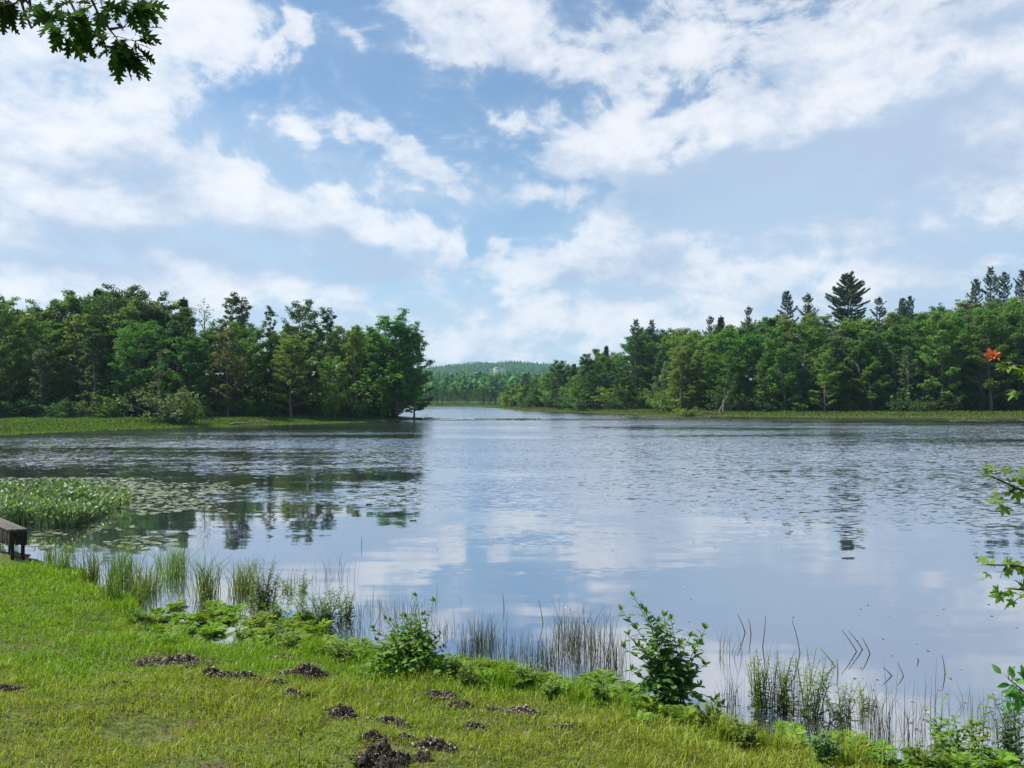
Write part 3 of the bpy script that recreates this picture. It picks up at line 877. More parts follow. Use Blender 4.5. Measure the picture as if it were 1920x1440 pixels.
for ri, (dd, a, b, sp, lab) in enumerate(RROW):
    px = 952 + ri * 8.0
    while px < 2040:
        d = ip(RF, px) + dd * (1 if px > 1050 else .6) + random.uniform(-2, 2)
        pj = px + random.uniform(-7, 7)
        full = CH + (HY - ip(RT, pj)) / F * d
        H = full * random.uniform(a, b) - gz((pj - 960) / F * d, d)
        k = random.choice(BROAD if random.random() > .02 else ['p1', 's0'])
        tree(k, (pj - 960) / F * d, d, max(H, 3.5), lab, GR, random.choice(TINT) if k[0] in 'mao' else None, random.uniform(1.0, 1.35))
        px += sp * F / d * (1 if px > 1050 else .7)
    if ri in (0, 1, 2, 4):
        px = 960.0
        while px < 2030:
            d = ip(RF, px) + dd + random.uniform(-3, 3) - 1
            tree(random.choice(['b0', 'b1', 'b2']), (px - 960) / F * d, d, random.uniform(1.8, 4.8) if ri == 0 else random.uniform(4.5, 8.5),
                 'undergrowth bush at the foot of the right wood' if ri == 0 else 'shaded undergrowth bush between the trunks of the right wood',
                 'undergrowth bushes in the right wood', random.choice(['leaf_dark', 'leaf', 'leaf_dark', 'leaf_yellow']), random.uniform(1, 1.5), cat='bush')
            px += random.uniform(26, 44)

# ---- far shore
for ri, (d0, lo, hi) in enumerate([(354, 4, 6.5), (362, 5.5, 8), (374, 6.5, 9.5)]):
    px = 755.0
    while px < 1010:
        d = d0 + random.uniform(-3, 3)
        H = random.uniform(lo, hi)
        k = random.choice(['m0', 'm1', 'm2', 's0', 'p1', 'm3', 'a0'])
        tree(k, (px - 960) / F * d, d, H, ['small tree at the water of the far shore', 'tree behind the first row on the far shore',
             'taller tree at the back of the far shore'][ri], 'trees along the far shore in the gap', random.choice(['leaf', 'leaf_dark', 'leaf']) if k[0] in 'ma' else None,
             random.uniform(.8, 1.1))
        px += random.uniform(9, 15)

# ---- wooded hill in the distance
def hill_forest():
    g = np.random.default_rng(77)
    mb = MB()
    n = 15000
    y = 400 + 1500 * g.random(n) ** .8
    x = ((g.uniform(640, 1200, n)) - 960) / F * y
    z, s, sn = height(x, y)
    ok = (s > 5) & (sdpoly(np.stack([x, y], 1), RIGHT) < -5) & ~((np.abs(x + 28 * y / 1440) < 16) & (y > 1180) & (y < 1640))
    x, y, z = x[ok], y[ok], z[ok]; n = len(x)
    con = g.random(n) < .35
    H = np.where(con, g.uniform(10, 17, n), g.uniform(8, 13, n)); W = np.where(con, H * .16, H * .34)
    k = 26
    t = g.random((n, k)) ** .8
    az = g.random((n, k)) * 6.283
    rr = np.where(con[:, None], (1.02 - t), np.sqrt(np.clip(1 - (2 * t - .9) ** 2, .05, 1)) ) * W[:, None] * g.uniform(.7, 1.05, (n, k))
    P = np.stack([x[:, None] + rr * np.cos(az), y[:, None] + rr * np.sin(az), z[:, None] + H[:, None] * (.15 + .85 * t)], -1).reshape(-1, 3)
    N = norm(np.stack([np.cos(az), np.sin(az), 1.0 + 0 * az], -1).reshape(-1, 3) + g.normal(size=(n * k, 3)) * .4)
    A = norm(np.cross(N, g.normal(size=(n * k, 3))))
    L = np.repeat(np.where(con, 2.2, 3.0), k) * g.uniform(.7, 1.4, n * k)
    leaf_quads(mb, P, A, N, L, L * .7)
    tag(mb.obj('forest', M['far_leaf']), 'green forest covering the distant hill beyond the pond', 'forest', None, 'stuff')


hill_forest()


def hill_house():
    for d in range(1100, 1900, 5):                     # where the sight line meets the hillside
        x = (932 - 960) / F * d; z = gz(x, d)
        if z > CH + (HY - 700) / F * d: break
    d = float(d)
    root = empty('house', (x, d, z + 6), R(12))
    tag(root, 'small white house alone near the top of the distant hill', 'house')
    w, dp, h = 10, 7, 3.4
    mb = MB()
    v = [(-w/2, -dp/2, -9), (w/2, -dp/2, -9), (w/2, dp/2, -9), (-w/2, dp/2, -9), (-w/2, -dp/2, h), (w/2, -dp/2, h), (w/2, dp/2, h), (-w/2, dp/2, h),
         (-w/2, 0, h + 1.8), (w/2, 0, h + 1.8)]
    mb.add(v, [[0, 1, 5, 4], [1, 2, 6, 5], [2, 3, 7, 6], [3, 0, 4, 7]]); mb.add(v, [[4, 7, 8], [5, 9, 6]])
    mb.obj('wall', M['white_wall'], root)
    r = MB()
    for s in (-1, 1):
        a = np.array([(-w/2 - .6, s * (dp/2 + .6), h - .35), (w/2 + .6, s * (dp/2 + .6), h - .35), (w/2 + .6, 0, h + 1.9), (-w/2 - .6, 0, h + 1.9)])
        b = a + [0, 0, .3]
        r.add(np.vstack([a, b]), [[0, 1, 2, 3], [4, 5, 6, 7], [0, 1, 5, 4], [1, 2, 6, 5], [3, 0, 4, 7]])
    r.obj('roof', M['roof'], root)
    for i in range(3):
        q = MB(); cx = -3.2 + i * 3.2
        q.add([(cx - .9, -dp/2 - .05, 1.2), (cx + .9, -dp/2 - .05, 1.2), (cx + .9, -dp/2 - .05, 2.7), (cx - .9, -dp/2 - .05, 2.7),
               (cx - .9, -dp/2 + .1, 1.2), (cx + .9, -dp/2 + .1, 1.2), (cx + .9, -dp/2 + .1, 2.7), (cx - .9, -dp/2 + .1, 2.7)],
              [[0, 1, 2, 3], [0, 1, 5, 4], [1, 2, 6, 5], [2, 3, 7, 6], [3, 0, 4, 7]])
        q.obj('window', M['pane'], root)


hill_house()

# ---- sedge growing along the far banks
def blades(mb, P, H, W, lean, g, seg=True):
    """tapering bent blades from base points P"""
    n = len(P)
    az = g.random(n) * 6.283
    d = np.stack([np.cos(az), np.sin(az), 0 * az], 1)
    s = np.stack([-np.sin(az), np.cos(az), 0 * az], 1)
    fa = g.random(n) * 6.283                           # which way the flat side looks
    s = norm(s * np.cos(fa)[:, None] + d * np.sin(fa)[:, None])
    H = np.asarray(H)[:, None] * np.ones((n, 1)); W = np.asarray(W) * np.ones(n); W = W[:, None]
    ln = (np.asarray(lean) * np.ones(n))[:, None]
    m = P + d * ln * H * .32 + [0, 0, 1] * H * .58
    t = P + d * ln * H + [0, 0, 1] * H * (1 - .28 * ln)
    v = np.stack([P - s * W / 2, P + s * W / 2, m + s * W * .38, m - s * W * .38, t], 1).reshape(-1, 3)
    b = np.arange(n)[:, None] * 5
    mb.add(v, b + [[0, 1, 2, 3]])
    mb.f.append(b + [[3, 2, 4]] + mb.n - len(v))


def shore_grass(poly, px0, px1, d0, d1, n, smax, label, hmax=.42, name='shore_grass'):
    g = np.random.default_rng(int(px0) + 900)
    px = g.uniform(px0, px1, n); d = g.uniform(d0, d1, n)
    x = (px - 960) / F * d
    s = sdpoly(np.stack([x, d], 1), poly)
    ok = (s > -.8) & (s < smax)
    x, y, s = x[ok], d[ok], s[ok]
    z = height(x, y)[0]
    ok = z > -.25; x, y, s, z = x[ok], y[ok], s[ok], z[ok]
    h = hmax * (.45 + .55 * sm(0, 7, s)) * (.25 + 1.5 * fbm(x * .35, y * .5, 4))
    mb = MB(); blades(mb, np.stack([x, y, np.maximum(z, 0) - .02], 1), h * g.uniform(.6, 1.2, len(x)), .12, g.uniform(.1, .7, len(x)), g)
    tag(mb.obj(name, M['shore_leaf']), label, 'grass', None, 'stuff')


shore_grass(LEFT, -140, 800, 52, 124, 300000, 22, 'bright green sedge fringing the left shore below the trees')
shore_grass(RIGHT, 895, 2050, 116, 300, 260000, 14, 'green sedge fringing the right shore below the trees', .5)
shore_grass(FAR, 740, 1010, 345, 366, 20000, 9, 'thin green strip of sedge along the far shore', 1.0)

# ------------------------------------------------------------------ floating plants
def pads(name, label, cells, mat, g, rmin=.03, rmax=.11, lift=.012, kind='stuff'):
    P = np.asarray(cells); n = len(P)
    k = 9
    th = np.linspace(.25, 2 * math.pi - .25, k)[None] + g.random((n, 1)) * 6.28
    r = g.uniform(rmin, rmax, (n, 1)) * g.uniform(.9, 1.1, (n, k))
    tl = g.normal(size=(n, 2)) * .10
    x, y = r * np.cos(th), r * np.sin(th)
    z = lift + np.maximum(x * tl[:, :1] + y * tl[:, 1:], -.008)
    ring = np.stack([P[:, None, 0] + x, P[:, None, 1] + y, z], -1)
    c = np.stack([P[:, 0], P[:, 1], np.full(n, lift)], -1)[:, None]
    v = np.concatenate([c, ring], 1)
    f = np.array([[0, 1 + i, 2 + i] for i in range(k - 1)])
    mb = MB(); mb.add(v.reshape(-1, 3), (np.arange(n)[:, None, None] * (k + 1) + f[None]).reshape(-1, 3))
    return tag(mb.obj(name, M[mat]), label, 'water plants', None, kind)


def scatter_px(n, px0, px1, py0, py1, g, keep=None):
    px = g.uniform(px0, px1, n); py = g.uniform(py0, py1, n)
    d = CH * F / (py - HY)
    x = (px - 960) / F * d
    if keep is not None:
        k = keep(px, py, x, d); x, d = x[k], d[k]
    return np.stack([x, d], 1)


g = np.random.default_rng(3)
cells = np.concatenate([
    scatter_px(2200, -30, 430, 896, 932, g, lambda px, py, x, d: (fbm(x * .35, d * .5, 3) > .42) & (py < 908 + (520 - px) * .09)),
    scatter_px(1500, 180, 480, 905, 965, g, lambda px, py, x, d: (fbm(x * .5, d * .6, 3) > .5) & (py < 990 - px * .09)),
    scatter_px(220, 400, 780, 935, 978, g, lambda px, py, x, d: (fbm(x * .6 + 9, d * .7, 3) > .55)),
    scatter_px(160, 60, 330, 985, 1030, g, lambda px, py, x, d: fbm(x, d, 2) > .5)])
pads('lily_pads', 'lily pads floating in a sheet right of the pickerelweed bed', cells, 'pad', g)
cells = scatter_px(3500, 775, 1010, 784.3, 788.2, g, lambda px, py, x, d: fbm(x * .3, d * .2, 3) > .42)
pads('lily_pads', 'pale strip of floating pads off the tip of the left shore', cells, 'pad', g, .12, .3)
cells = np.concatenate([scatter_px(3000, 1130, 1330, 776, 783, g, lambda px, py, x, d: (fbm(x * .3, d * .2, 3) > .48) & (py > 775 + (px - 1130) * .03)),
                        scatter_px(1500, 1780, 1960, 783, 790, g, lambda px, py, x, d: fbm(x * .3, d * .2, 3) > .45)])
pads('lily_pads', 'scattered pads on the water off the right bank', cells, 'pad', g, .1, .25)


def dark_reflection_strip():
    """low dark blades standing in for the shore mirrored in a calm strip across the pond"""
    gg = np.random.default_rng(8)
    px = gg.uniform(930, 2000, 26000)
    row = 787.2 + 1.2 * (fbm(px * .004, px * 0 + 3, 2) - .5) * 2 + gg.normal(size=len(px)) * .35
    row = row - np.clip((1020 - px) / 120, 0, 1) * 1.2
    d = CH * F / (row - HY)
    k = gg.random(len(px)) < np.clip(.25 + 1.3 * (fbm(px * .03, px * 0, 3) - .25), .1, 1)
    x = (px - 960) / F * d
    P = np.stack([x, d, np.full(len(x), -.02)], 1)[k]
    mb = MB(); blades(mb, P, gg.uniform(.06, .16, len(P)), .09, gg.uniform(.2, 1, len(P)), gg)  # dark blades imitate the shore's reflection in calm water
    tag(mb.obj('reflection_line', M['rush']), 'thin dark line across the pond before the right shore, standing in for its reflection', 'water plants', None, 'stuff')


dark_reflection_strip()


def floating_bits():
    gg = np.random.default_rng(21)
    cells = np.concatenate([scatter_px(90, 1050, 1930, 1030, 1330, gg), scatter_px(60, 780, 1400, 940, 1040, gg), scatter_px(60, 1350, 1900, 1290, 1400, gg)])
    pads('floating_debris', 'pale leaf specks floating on the calm near water', cells, 'litter', gg, .006, .02, .006)


floating_bits()


def pickerel():
    gg = np.random.default_rng(14)
    n = 11000
    px = gg.uniform(-90, 245, n); py = gg.uniform(926, 990, n)
    d = CH * F / (py - HY); x = (px - 960) / F * d
    edge = np.clip((225 - px) / 90, 0, 1)
    k = (py < 955 + 36 * edge) & (gg.random(n) < .35 + .65 * edge) & (fbm(x * .8, d * .8, 3) > .44)
    x, d, edge = x[k], d[k], edge[k]; n = len(x)
    h = gg.uniform(.14, .46, n) * (.5 + .5 * edge) * (.6 + .8 * fbm(x * .7 + 50, d * .7, 3))
    az = gg.random(n) * 6.28; ln = gg.uniform(.05, .35, n)
    top = np.stack([x + np.cos(az) * ln * h, d + np.sin(az) * ln * h, h], 1)
    bot = np.stack([x, d, np.full(n, -.15)], 1)
    mb = MB(); rodtubes(mb, bot, top, .008, .005)
    A = np.stack([np.cos(az), np.sin(az), gg.uniform(.4, 2.6, n)], 1)
    N = norm(gg.normal(size=(n, 3)) * .7 + np.stack([-np.cos(az), -np.sin(az), .8 + 0 * az], 1))
    place(mb, OVATE, top, A, N, gg.uniform(.07, .15, n))
    k = gg.random(n) < .5
    place(mb, OVATE, bot[k] + (top[k] - bot[k]) * .6, A[k] * [-1, -1, .6], N[k], gg.uniform(.06, .12, k.sum()))
    tag(mb.obj('pickerelweed', M['pick']), 'dense bed of broad-leaved pickerelweed standing in the water behind the bench', 'water plants', None, 'stuff')


pickerel()

# ------------------------------------------------------------------ near bank: lawn
CLODS = [  # column, row, width px, height px, dark share, label
    (335, 1238, 128, 26, .35, 'long pale heap of dead leaves and turf on the lawn, farthest left heap'),
    (405, 1266, 92, 34, .5, 'heap of pale dead leaves just below the long pale heap'),
    (465, 1268, 48, 28, .6, 'small heap of dead leaves right of the heap below the long pale one'),
    (522, 1233, 74, 22, .6, 'low strip of dark soil nearest the ferns, above the big pale mound'),
    (575, 1260, 88, 40, .35, 'biggest pale mound of dead leaves in the middle of the lawn'),
    (520, 1281, 38, 18, .9, 'flat dark clod just below the biggest pale mound'),
    (553, 1300, 44, 36, .75, 'dark upright turf clod below the flat dark clod'),
    (652, 1340, 72, 36, .7, 'black and grey turf clod left of centre in the lower lawn'),
    (738, 1350, 56, 44, .75, 'ragged dark clod between the black and grey clod and the lawn centre'),
    (735, 1420, 96, 54, .95, 'biggest black heap of crumbled soil at the bottom edge'),
    (817, 1398, 70, 24, .9, 'low dark clod right of the biggest black heap'),
    (700, 1383, 50, 20, .85, 'thin dark clod above the biggest black heap'),
    (762, 1382, 40, 12, .8, 'sliver of dark soil above the low dark clod'),
    (828, 1306, 56, 20, .6, 'small torn turf clod below the round shrub'),
    (860, 1322, 50, 26, .9, 'dark humped clod right of the small torn clod'),
    (955, 1333, 110, 30, .6, 'wide low clod of dark soil and dead leaves in the lawn centre'),
    (897, 1362, 46, 26, .8, 'ragged clod below the wide low clod'),
    (1047, 1362, 44, 16, .85, 'dark clod right of the wide low clod'),
    (1085, 1360, 24, 18, .8, 'little clod beside the dark clod right of the lawn centre'),
    (275, 1183, 34, 24, .95, 'dark hole-like clod at the left end of the ferns'),
    (20, 1292, 56, 12, .95, 'thin dark clod at the left edge of the lawn'),
    (205, 1283, 26, 14, .9, 'small dark crumb of soil at the left of the lawn'),
    (240, 1282, 20, 10, .8, 'smaller crumb of soil beside the small dark crumb'),
    (1915, 1432, 40, 24, .9, 'dark clod in the bottom right corner')]
clodpos = []
for c in CLODS:
    p = hit(c[0], c[1] + c[3] * .2)
    clodpos.append((p, c[2] / F * p[1], c[3] / F * p[1]))


def lawn():
    gg = np.random.default_rng(9)
    n = 480000
    az = gg.uniform(-.80, .80, n); r = gg.uniform(2.6, 15.5, n)
    x, y = r * np.sin(az), r * np.cos(az)
    z, s, sn = height(x, y)
    bare = fbm(x * 1.1 + 5, y * 1.1, 4)
    keep = (sn > -.05) & (gg.random(n) < np.clip(1.15 - 1.1 * sm(.50, .64, bare) * sm(.8, 2.5, sn) - .45 * sm(.5, .6, fbm(x * 4.3 + 11, y * 4.3, 3)) * sm(1.5, 4, sn), .08, 1))
    for p, w, h in clodpos:
        keep &= ~((((x - p[0]) / (w * .36)) ** 2 + ((y - p[1]) / (max(h, w * .35) * .46)) ** 2) < 1)
    x, y, z, sn = x[keep], y[keep], z[keep], sn[keep]; n = len(x); r = np.hypot(x, y)
    long_ = sm(3.4, .9, sn) * .5 + sm(.45, .62, fbm(x * .8, y * .8, 3)) * .45
    tuft = sm(.5, .66, fbm(x * 3.1 + 20, y * 3.1, 3))
    H = (.020 + .05 * long_ + .028 * tuft) * gg.uniform(.5, 1.6, n)
    H = np.where(sn < .5, H * 1.2, H)
    W = .0035 + .00045 * r
    mb = MB(); blades(mb, np.stack([x, y, z - .004], 1), H, W * gg.uniform(.7, 1.4, n), gg.uniform(.1, 1.1, n), gg)
    tag(mb.obj('grass', M['lawn']), 'short mown grass of the sloping bank in front', 'grass', None, 'stuff')
    # clover and plantain between the blades
    n = 26000
    az = gg.uniform(-.80, .80, n); r = gg.uniform(2.6, 12, n)
    x, y = r * np.sin(az), r * np.cos(az); z, s, sn = height(x, y)
    k = (sn > .3) & (fbm(x * 1.5 + 30, y * 1.5, 3) > .5); x, y, z = x[k], y[k], z[k]; n = len(x)
    mb = MB()
    N = norm(gg.normal(size=(n, 3)) * .35 + [0, 0, 1])
    leaf_quads(mb, np.stack([x, y, z + gg.uniform(.012, .04, n)], 1), np.cross(N, gg.normal(size=(n, 3))), N, gg.uniform(.016, .04, n), gg.uniform(.012, .025, n))
    tag(mb.obj('clover', M['clover']), 'low clover and plantain leaves among the lawn grass', 'ground cover', None, 'stuff')
    # loose dead leaves and crumbs
    n = 16000
    az = gg.uniform(-.75, .75, n); r = gg.uniform(2.8, 11, n)
    x, y = r * np.sin(az), r * np.cos(az); z, s, sn = height(x, y)
    k = (sn > .2) & ((fbm(x * 1.1 + 5, y * 1.1, 4) > .52) | (fbm(x * 2.6 + 70, y * 2.6, 4) > .6)); x, y, z = x[k], y[k], z[k]; n = len(x)
    mb = MB(); N = norm(gg.normal(size=(n, 3)) * .6 + [0, 0, 1])
    leaf_quads(mb, np.stack([x, y, z + gg.uniform(.006, .025, n)], 1), np.cross(N, gg.normal(size=(n, 3))), N, gg.uniform(.010, .06, n), gg.uniform(.003, .012, n), .3)
    tag(mb.obj('leaf_litter', M['thatch']), 'loose dead leaves and straws lying on the lawn', 'leaf litter', None, 'stuff')


lawn()


def clod(i, c, p, w, h):
    gg = np.random.default_rng(300 + i)
    root = empty('turf_clod', (p[0], p[1], gz(p[0], p[1])), 0)
    tag(root, c[5], 'turf clod', 'turned-up clods on the lawn')
    dep = max(h * .9, w * .4)
    big = c[4] > .92 and c[2] > 80
    hh = min(h * .29, w * .2) * (1.9 if big else 1.0) + .010

    def rise(x, y):                                   # ragged mound that dips under the turf between its humps
        q = (x / (w * .5)) ** 2 + (y / (dep * .5)) ** 2
        n1 = fbm(x * 9 + i * 7.3 + 3, y * 9 + i * 2.1, 3); n2 = fbm(x * 45 + i, y * 45, 3)
        return hh * (1.15 * np.exp(-q * 1.1) + (n1 - .5) * 2.2 + (n2 - .5) * .9 - .16)
    nx = 44; gx = np.linspace(-.72, .72, nx)
    X, Y = np.meshgrid(gx * w, gx * dep)
    z = np.maximum(rise(X, Y), -.03)
    wz = height(X.ravel() + p[0], Y.ravel() + p[1])[0].reshape(X.shape) - gz(p[0], p[1])
    edge = np.maximum(np.abs(X) / (w * .72), np.abs(Y) / (dep * .72)) ** 6
    v = np.stack([X, Y, wz + z - .03 * edge], -1).reshape(-1, 3)
    a = np.arange(nx - 1)[:, None] * nx; b = np.arange(nx - 1)[None]
    mb = MB(); mb.add(v, np.stack([a + b, a + b + 1, a + nx + b + 1, a + nx + b], -1).reshape(-1, 4))
    mb.obj('soil', M['soil'], root)
    for nm, mat, n, lo, hi in (('crumbs', 'litter_dark', int(220 + 12000 * w * dep), .004, .022), ('dead_leaves', 'litter', int((1.25 - c[4]) * 30000 * w * dep + 12), .006, .034)):
        x, y = gg.normal(size=n) * w * .31, gg.normal(size=n) * dep * .31
        r = rise(x, y); k = (r > -.006) | (gg.random(n) < .25)
        x, y, r = x[k], y[k], r[k]; n = len(x)
        zz = height(x + p[0], y + p[1])[0] - gz(p[0], p[1])
        P = np.stack([x, y, zz + np.maximum(r, 0) + gg.random(n) * .012 + .002], 1)
        N = norm(gg.normal(size=(n, 3)) * .6 + [0, 0, .9])
        L = lo + (hi - lo) * gg.random(n) ** 2.2
        m2 = MB(); leaf_quads(m2, P, np.cross(N, gg.normal(size=(n, 3))), N, L, L * gg.uniform(.12, .7, n) + .002, .35)
        m2.obj(nm, M[mat], root)['kind'] = 'stuff'


for i, (c, (p, w, h)) in enumerate(zip(CLODS, clodpos)): clod(i, c, p, w, h)

# ------------------------------------------------------------------ ferns
def fern_mesh(seed, n=9, L=.36):
    gg = np.random.default_rng(seed)
    fr, st = MB(), MB()
    for i in range(n):
        az = i * 6.283 / n + gg.normal() * .3; el = R(gg.uniform(25, 70)); ln = L * gg.uniform(.65, 1.15)
        d = np.array([math.cos(az), math.sin(az), 0]); sdv = np.array([-math.sin(az), math.cos(az), 0])
        u = np.linspace(0, 1, 9)[:, None]
        rp = d * ln * u * math.cos(el) + np.array([0, 0, 1]) * (ln * math.sin(el) * u - ln * .42 * u ** 2.3) + sdv * gg.normal() * .05 * u ** 2
        tube(st, rp, np.linspace(.004, .0012, 9), 3, False)
        tan = norm(np.gradient(rp, axis=0))
        for sgn in (-1, 1):
            q = np.linspace(.2, .97, 11)
            c = np.stack([np.interp(q, u[:, 0], rp[:, k]) for k in range(3)], 1)
            tt = np.stack([np.interp(q, u[:, 0], tan[:, k]) for k in range(3)], 1)
            pl = ln * .42 * np.sin(np.clip((q - .1) / .9, 0, 1) * math.pi * .86 + .35).clip(.12, 1) * gg.uniform(.85, 1.15, len(q))
            A = norm(sdv * sgn + tt * .55 + gg.normal(size=(len(q), 3)) * .1 + [0, 0, -.12])
            N = norm(np.cross(A, tt) * (-sgn) + gg.normal(size=(len(q), 3)) * .15)
            N = np.where(N[:, 2:] < 0, -N, N)
            leaf_quads(fr, c + A * pl[:, None] * .5, A, N, pl, pl * .2 + .007, .1)
    return fr.mesh('fronds', M['fern']), st.mesh('stalks', M['stem'])


FERN = [fern_mesh(60 + i, 8 + i % 4, .26 + .03 * i) for i in range(4)]
random.seed(12)


def fern(px, py, label, s=1.0):
    p = hit(px, py)
    fm, sm_ = random.choice(FERN)
    root = empty('fern', (p[0], p[1], max(gz(p[0], p[1]), -.02)), random.random() * 6.28, s)
    tag(root, label, 'fern', 'ferns along the water\'s edge')
    link(bpy.data.objects.new('fronds', fm), root); link(bpy.data.objects.new('stalks', sm_), root)


def fernpatch(pts, label, smin=.7, smax=1.15, extra=1):
    for px, py in pts:
        for k in range(extra):
            fern(px + random.uniform(-20, 20), py + random.uniform(-12, 12), label, random.uniform(smin, smax) * random.uniform(.6, .95))


fernpatch([(295, 1152), (320, 1150), (345, 1158), (370, 1162), (395, 1150), (415, 1145), (430, 1160), (445, 1152), (310, 1175), (340, 1185),
           (365, 1192), (390, 1180), (405, 1195), (300, 1192), (425, 1172), (320, 1205)], 'yellow-green fern in the patch left of the flooded sedges', .7, 1.1, 2)
fernpatch([(480, 1178), (500, 1190), (540, 1185), (560, 1195), (575, 1180), (590, 1200), (470, 1205), (520, 1208), (555, 1212), (590, 1215)],
          'yellow-green fern in the patch between the flooded sedges and the lawn', .8, 1.25, 2)
fernpatch([(615, 1218), (640, 1222), (655, 1212), (680, 1228), (625, 1232), (700, 1238)], 'yellow-green fern left of the round shrub', .7, 1.1, 2)
fernpatch([(865, 1252), (885, 1260), (905, 1266), (930, 1268), (950, 1272), (975, 1280), (915, 1280)], 'yellow-green fern right of the round shrub', .6, 1.0, 1)
fernpatch([(1020, 1285), (1045, 1282), (1070, 1290), (1095, 1292), (1120, 1288), (1145, 1292), (1060, 1305), (1100, 1308), (1140, 1310)],
          'yellow-green fern left of the tall leafy shrub', .7, 1.05, 1)
fernpatch([(1170, 1318), (1195, 1325), (1220, 1335), (1250, 1342), (1275, 1345), (1300, 1352), (1210, 1350)], 'fern at the foot of the tall leafy shrub', .7, 1.1, 1)
fernpatch([(1343, 1362), (1350, 1375)], 'fern standing alone on the bank corner right of the tall leafy shrub', .9, 1.1)
fernpatch([(1395, 1390), (1420, 1398), (1465, 1385), (1475, 1402), (1500, 1408), (1525, 1415)], 'fern on the bank below the wispy weed clump', .7, 1.1, 1)
fernpatch([(1575, 1412), (1600, 1425), (1625, 1420), (1650, 1432), (1680, 1425), (1705, 1436), (1735, 1420), (1760, 1432), (1790, 1428), (1820, 1436),
           (1850, 1428), (1885, 1436), (1910, 1425), (1640, 1440), (1700, 1442), (1780, 1442)], 'fern crowding the bottom right corner at the water', .7, 1.15, 1)

# ------------------------------------------------------------------ sedges, rushes and weeds standing in the water
def sedge(px, py, hpx, wpx, n, label, mat='sedge', lean=(.05, .6), bw=.010, group='sedge clumps standing in the shallows', name='sedge_clump', bent=0):
    p = hit(px, py); d = p[1]
    gg = np.random.default_rng(int(px * 7 + py))
    h, w = hpx / F * d, wpx / F * d
    root = empty(name, (p[0], p[1], max(gz(p[0], p[1]), -.2)), 0)
    tag(root, label, {'sedge_clump': 'sedge', 'grass_tuft': 'grass tuft'}.get(name, 'rushes'), group)
    if name == 'sedge_clump': n = int(n * .5)
    P = gg.normal(size=(n, 3)) * ([w * .17, w * .17, 0] if name == 'sedge_clump' else [w * .24, w * .24, 0])
    mb = MB(); blades(mb, P, (h + .1) * gg.uniform(.45, 1.1, n), bw * gg.uniform(.7, 1.2, n), gg.uniform(*lean, n), gg)
    mb.obj('blades', M[mat], root)
    return root


def weed(px, py, hpx, wpx, stems, label, mat='bushy', leaf=.10, shape=LANCE, pairs=17, name='leafy_weed', group='leafy weeds standing in the shallows', base=None, cat='weed'):
    """upright leafy stems crowded together"""
    p = hit(px, py); d = p[1]
    gg = np.random.default_rng(int(px * 5 + py))
    h, w = hpx / F * d, wpx / F * d
    root = empty(name, (p[0], p[1], max(gz(p[0], p[1]), -.2)), 0)
    tag(root, label, cat, group)
    st, lf = MB(), MB()
    for i in range(stems):
        b = gg.normal(size=3) * [w * .16, w * .14, 0]
        az = gg.random() * 6.28; out = gg.uniform(.1, .5) * w
        hh = h * gg.uniform(.5, 1.0)
        u = np.linspace(0, 1, 6)[:, None]
        sp = b + np.array([math.cos(az), math.sin(az), 0]) * out * u ** 1.4 + np.array([0, 0, 1]) * (hh + .08) * u
        tube(st, sp, np.linspace(.005, .0018, 6), 4, False)
        q = np.repeat(np.linspace(.2, 1, pairs), 2); m = len(q)
        c = np.stack([np.interp(q, u[:, 0], sp[:, k]) for k in range(3)], 1)
        la = np.arange(m) * 2.2 + gg.normal(size=m) * .4
        A = np.stack([np.cos(la), np.sin(la), gg.uniform(.1, .9, m)], 1)
        N = norm(np.stack([-np.cos(la) * .5, -np.sin(la) * .5, 1 + 0 * la], 1) + gg.normal(size=(m, 3)) * .25)
        place(lf, shape, c, A, N, leaf * gg.uniform(.6, 1.25, m) * (1.15 - .55 * q))
    st.obj('stems', M['stem'], root); lf.obj('leaves', M[mat], root)
    return root


for q in [(95, 1058, 40, 50, 140, 'ragged sedge at the bank beside the bench leg'),
          (120, 1072, 52, 60, 200, 'sedge clump between the bench and the mudline'),
          (172, 1092, 78, 50, 240, 'narrow upright sedge clump left of the pale tall sedge'),
          (225, 1098, 95, 80, 460, 'pale yellowish tall sedge at the left end of the flooded sedges'),
          (275, 1110, 70, 55, 260, 'green sedge right of the pale tall sedge'),
          (325, 1080, 80, 85, 420, 'big arching sedge tussock with a dark heart among the flooded sedges'),
          (385, 1118, 95, 60, 300, 'dark slim sedge clump standing alone in open water'),
          (455, 1108, 85, 75, 420, 'bright sedge clump behind the leafy weed'),
          (210, 1125, 50, 60, 220, 'short sedge at the muddy edge'),
          (255, 1130, 45, 50, 180, 'short sedge against the left fern patch')]:
    sedge(*q)
for q in [(492, 1135, 100, 75, 34, 'tall bright green leafy weed in the middle of the flooded sedges'),
          (548, 1108, 48, 55, 16, 'small leafy weed right of the tall bright weed'),
          (603, 1166, 75, 85, 34, 'round bushy green weed nearest the lawn among the flooded sedges'),
          (648, 1160, 70, 40, 10, 'thin leafy weed right of the round bushy weed'),
          (520, 1160, 40, 50, 12, 'dark low weed at the foot of the tall bright weed')]:
    weed(*q)
RUSH = dict(mat='rush', lean=(.02, .34), bw=.0055, name='rush_clump', group='thin dark rushes standing in the shallows')
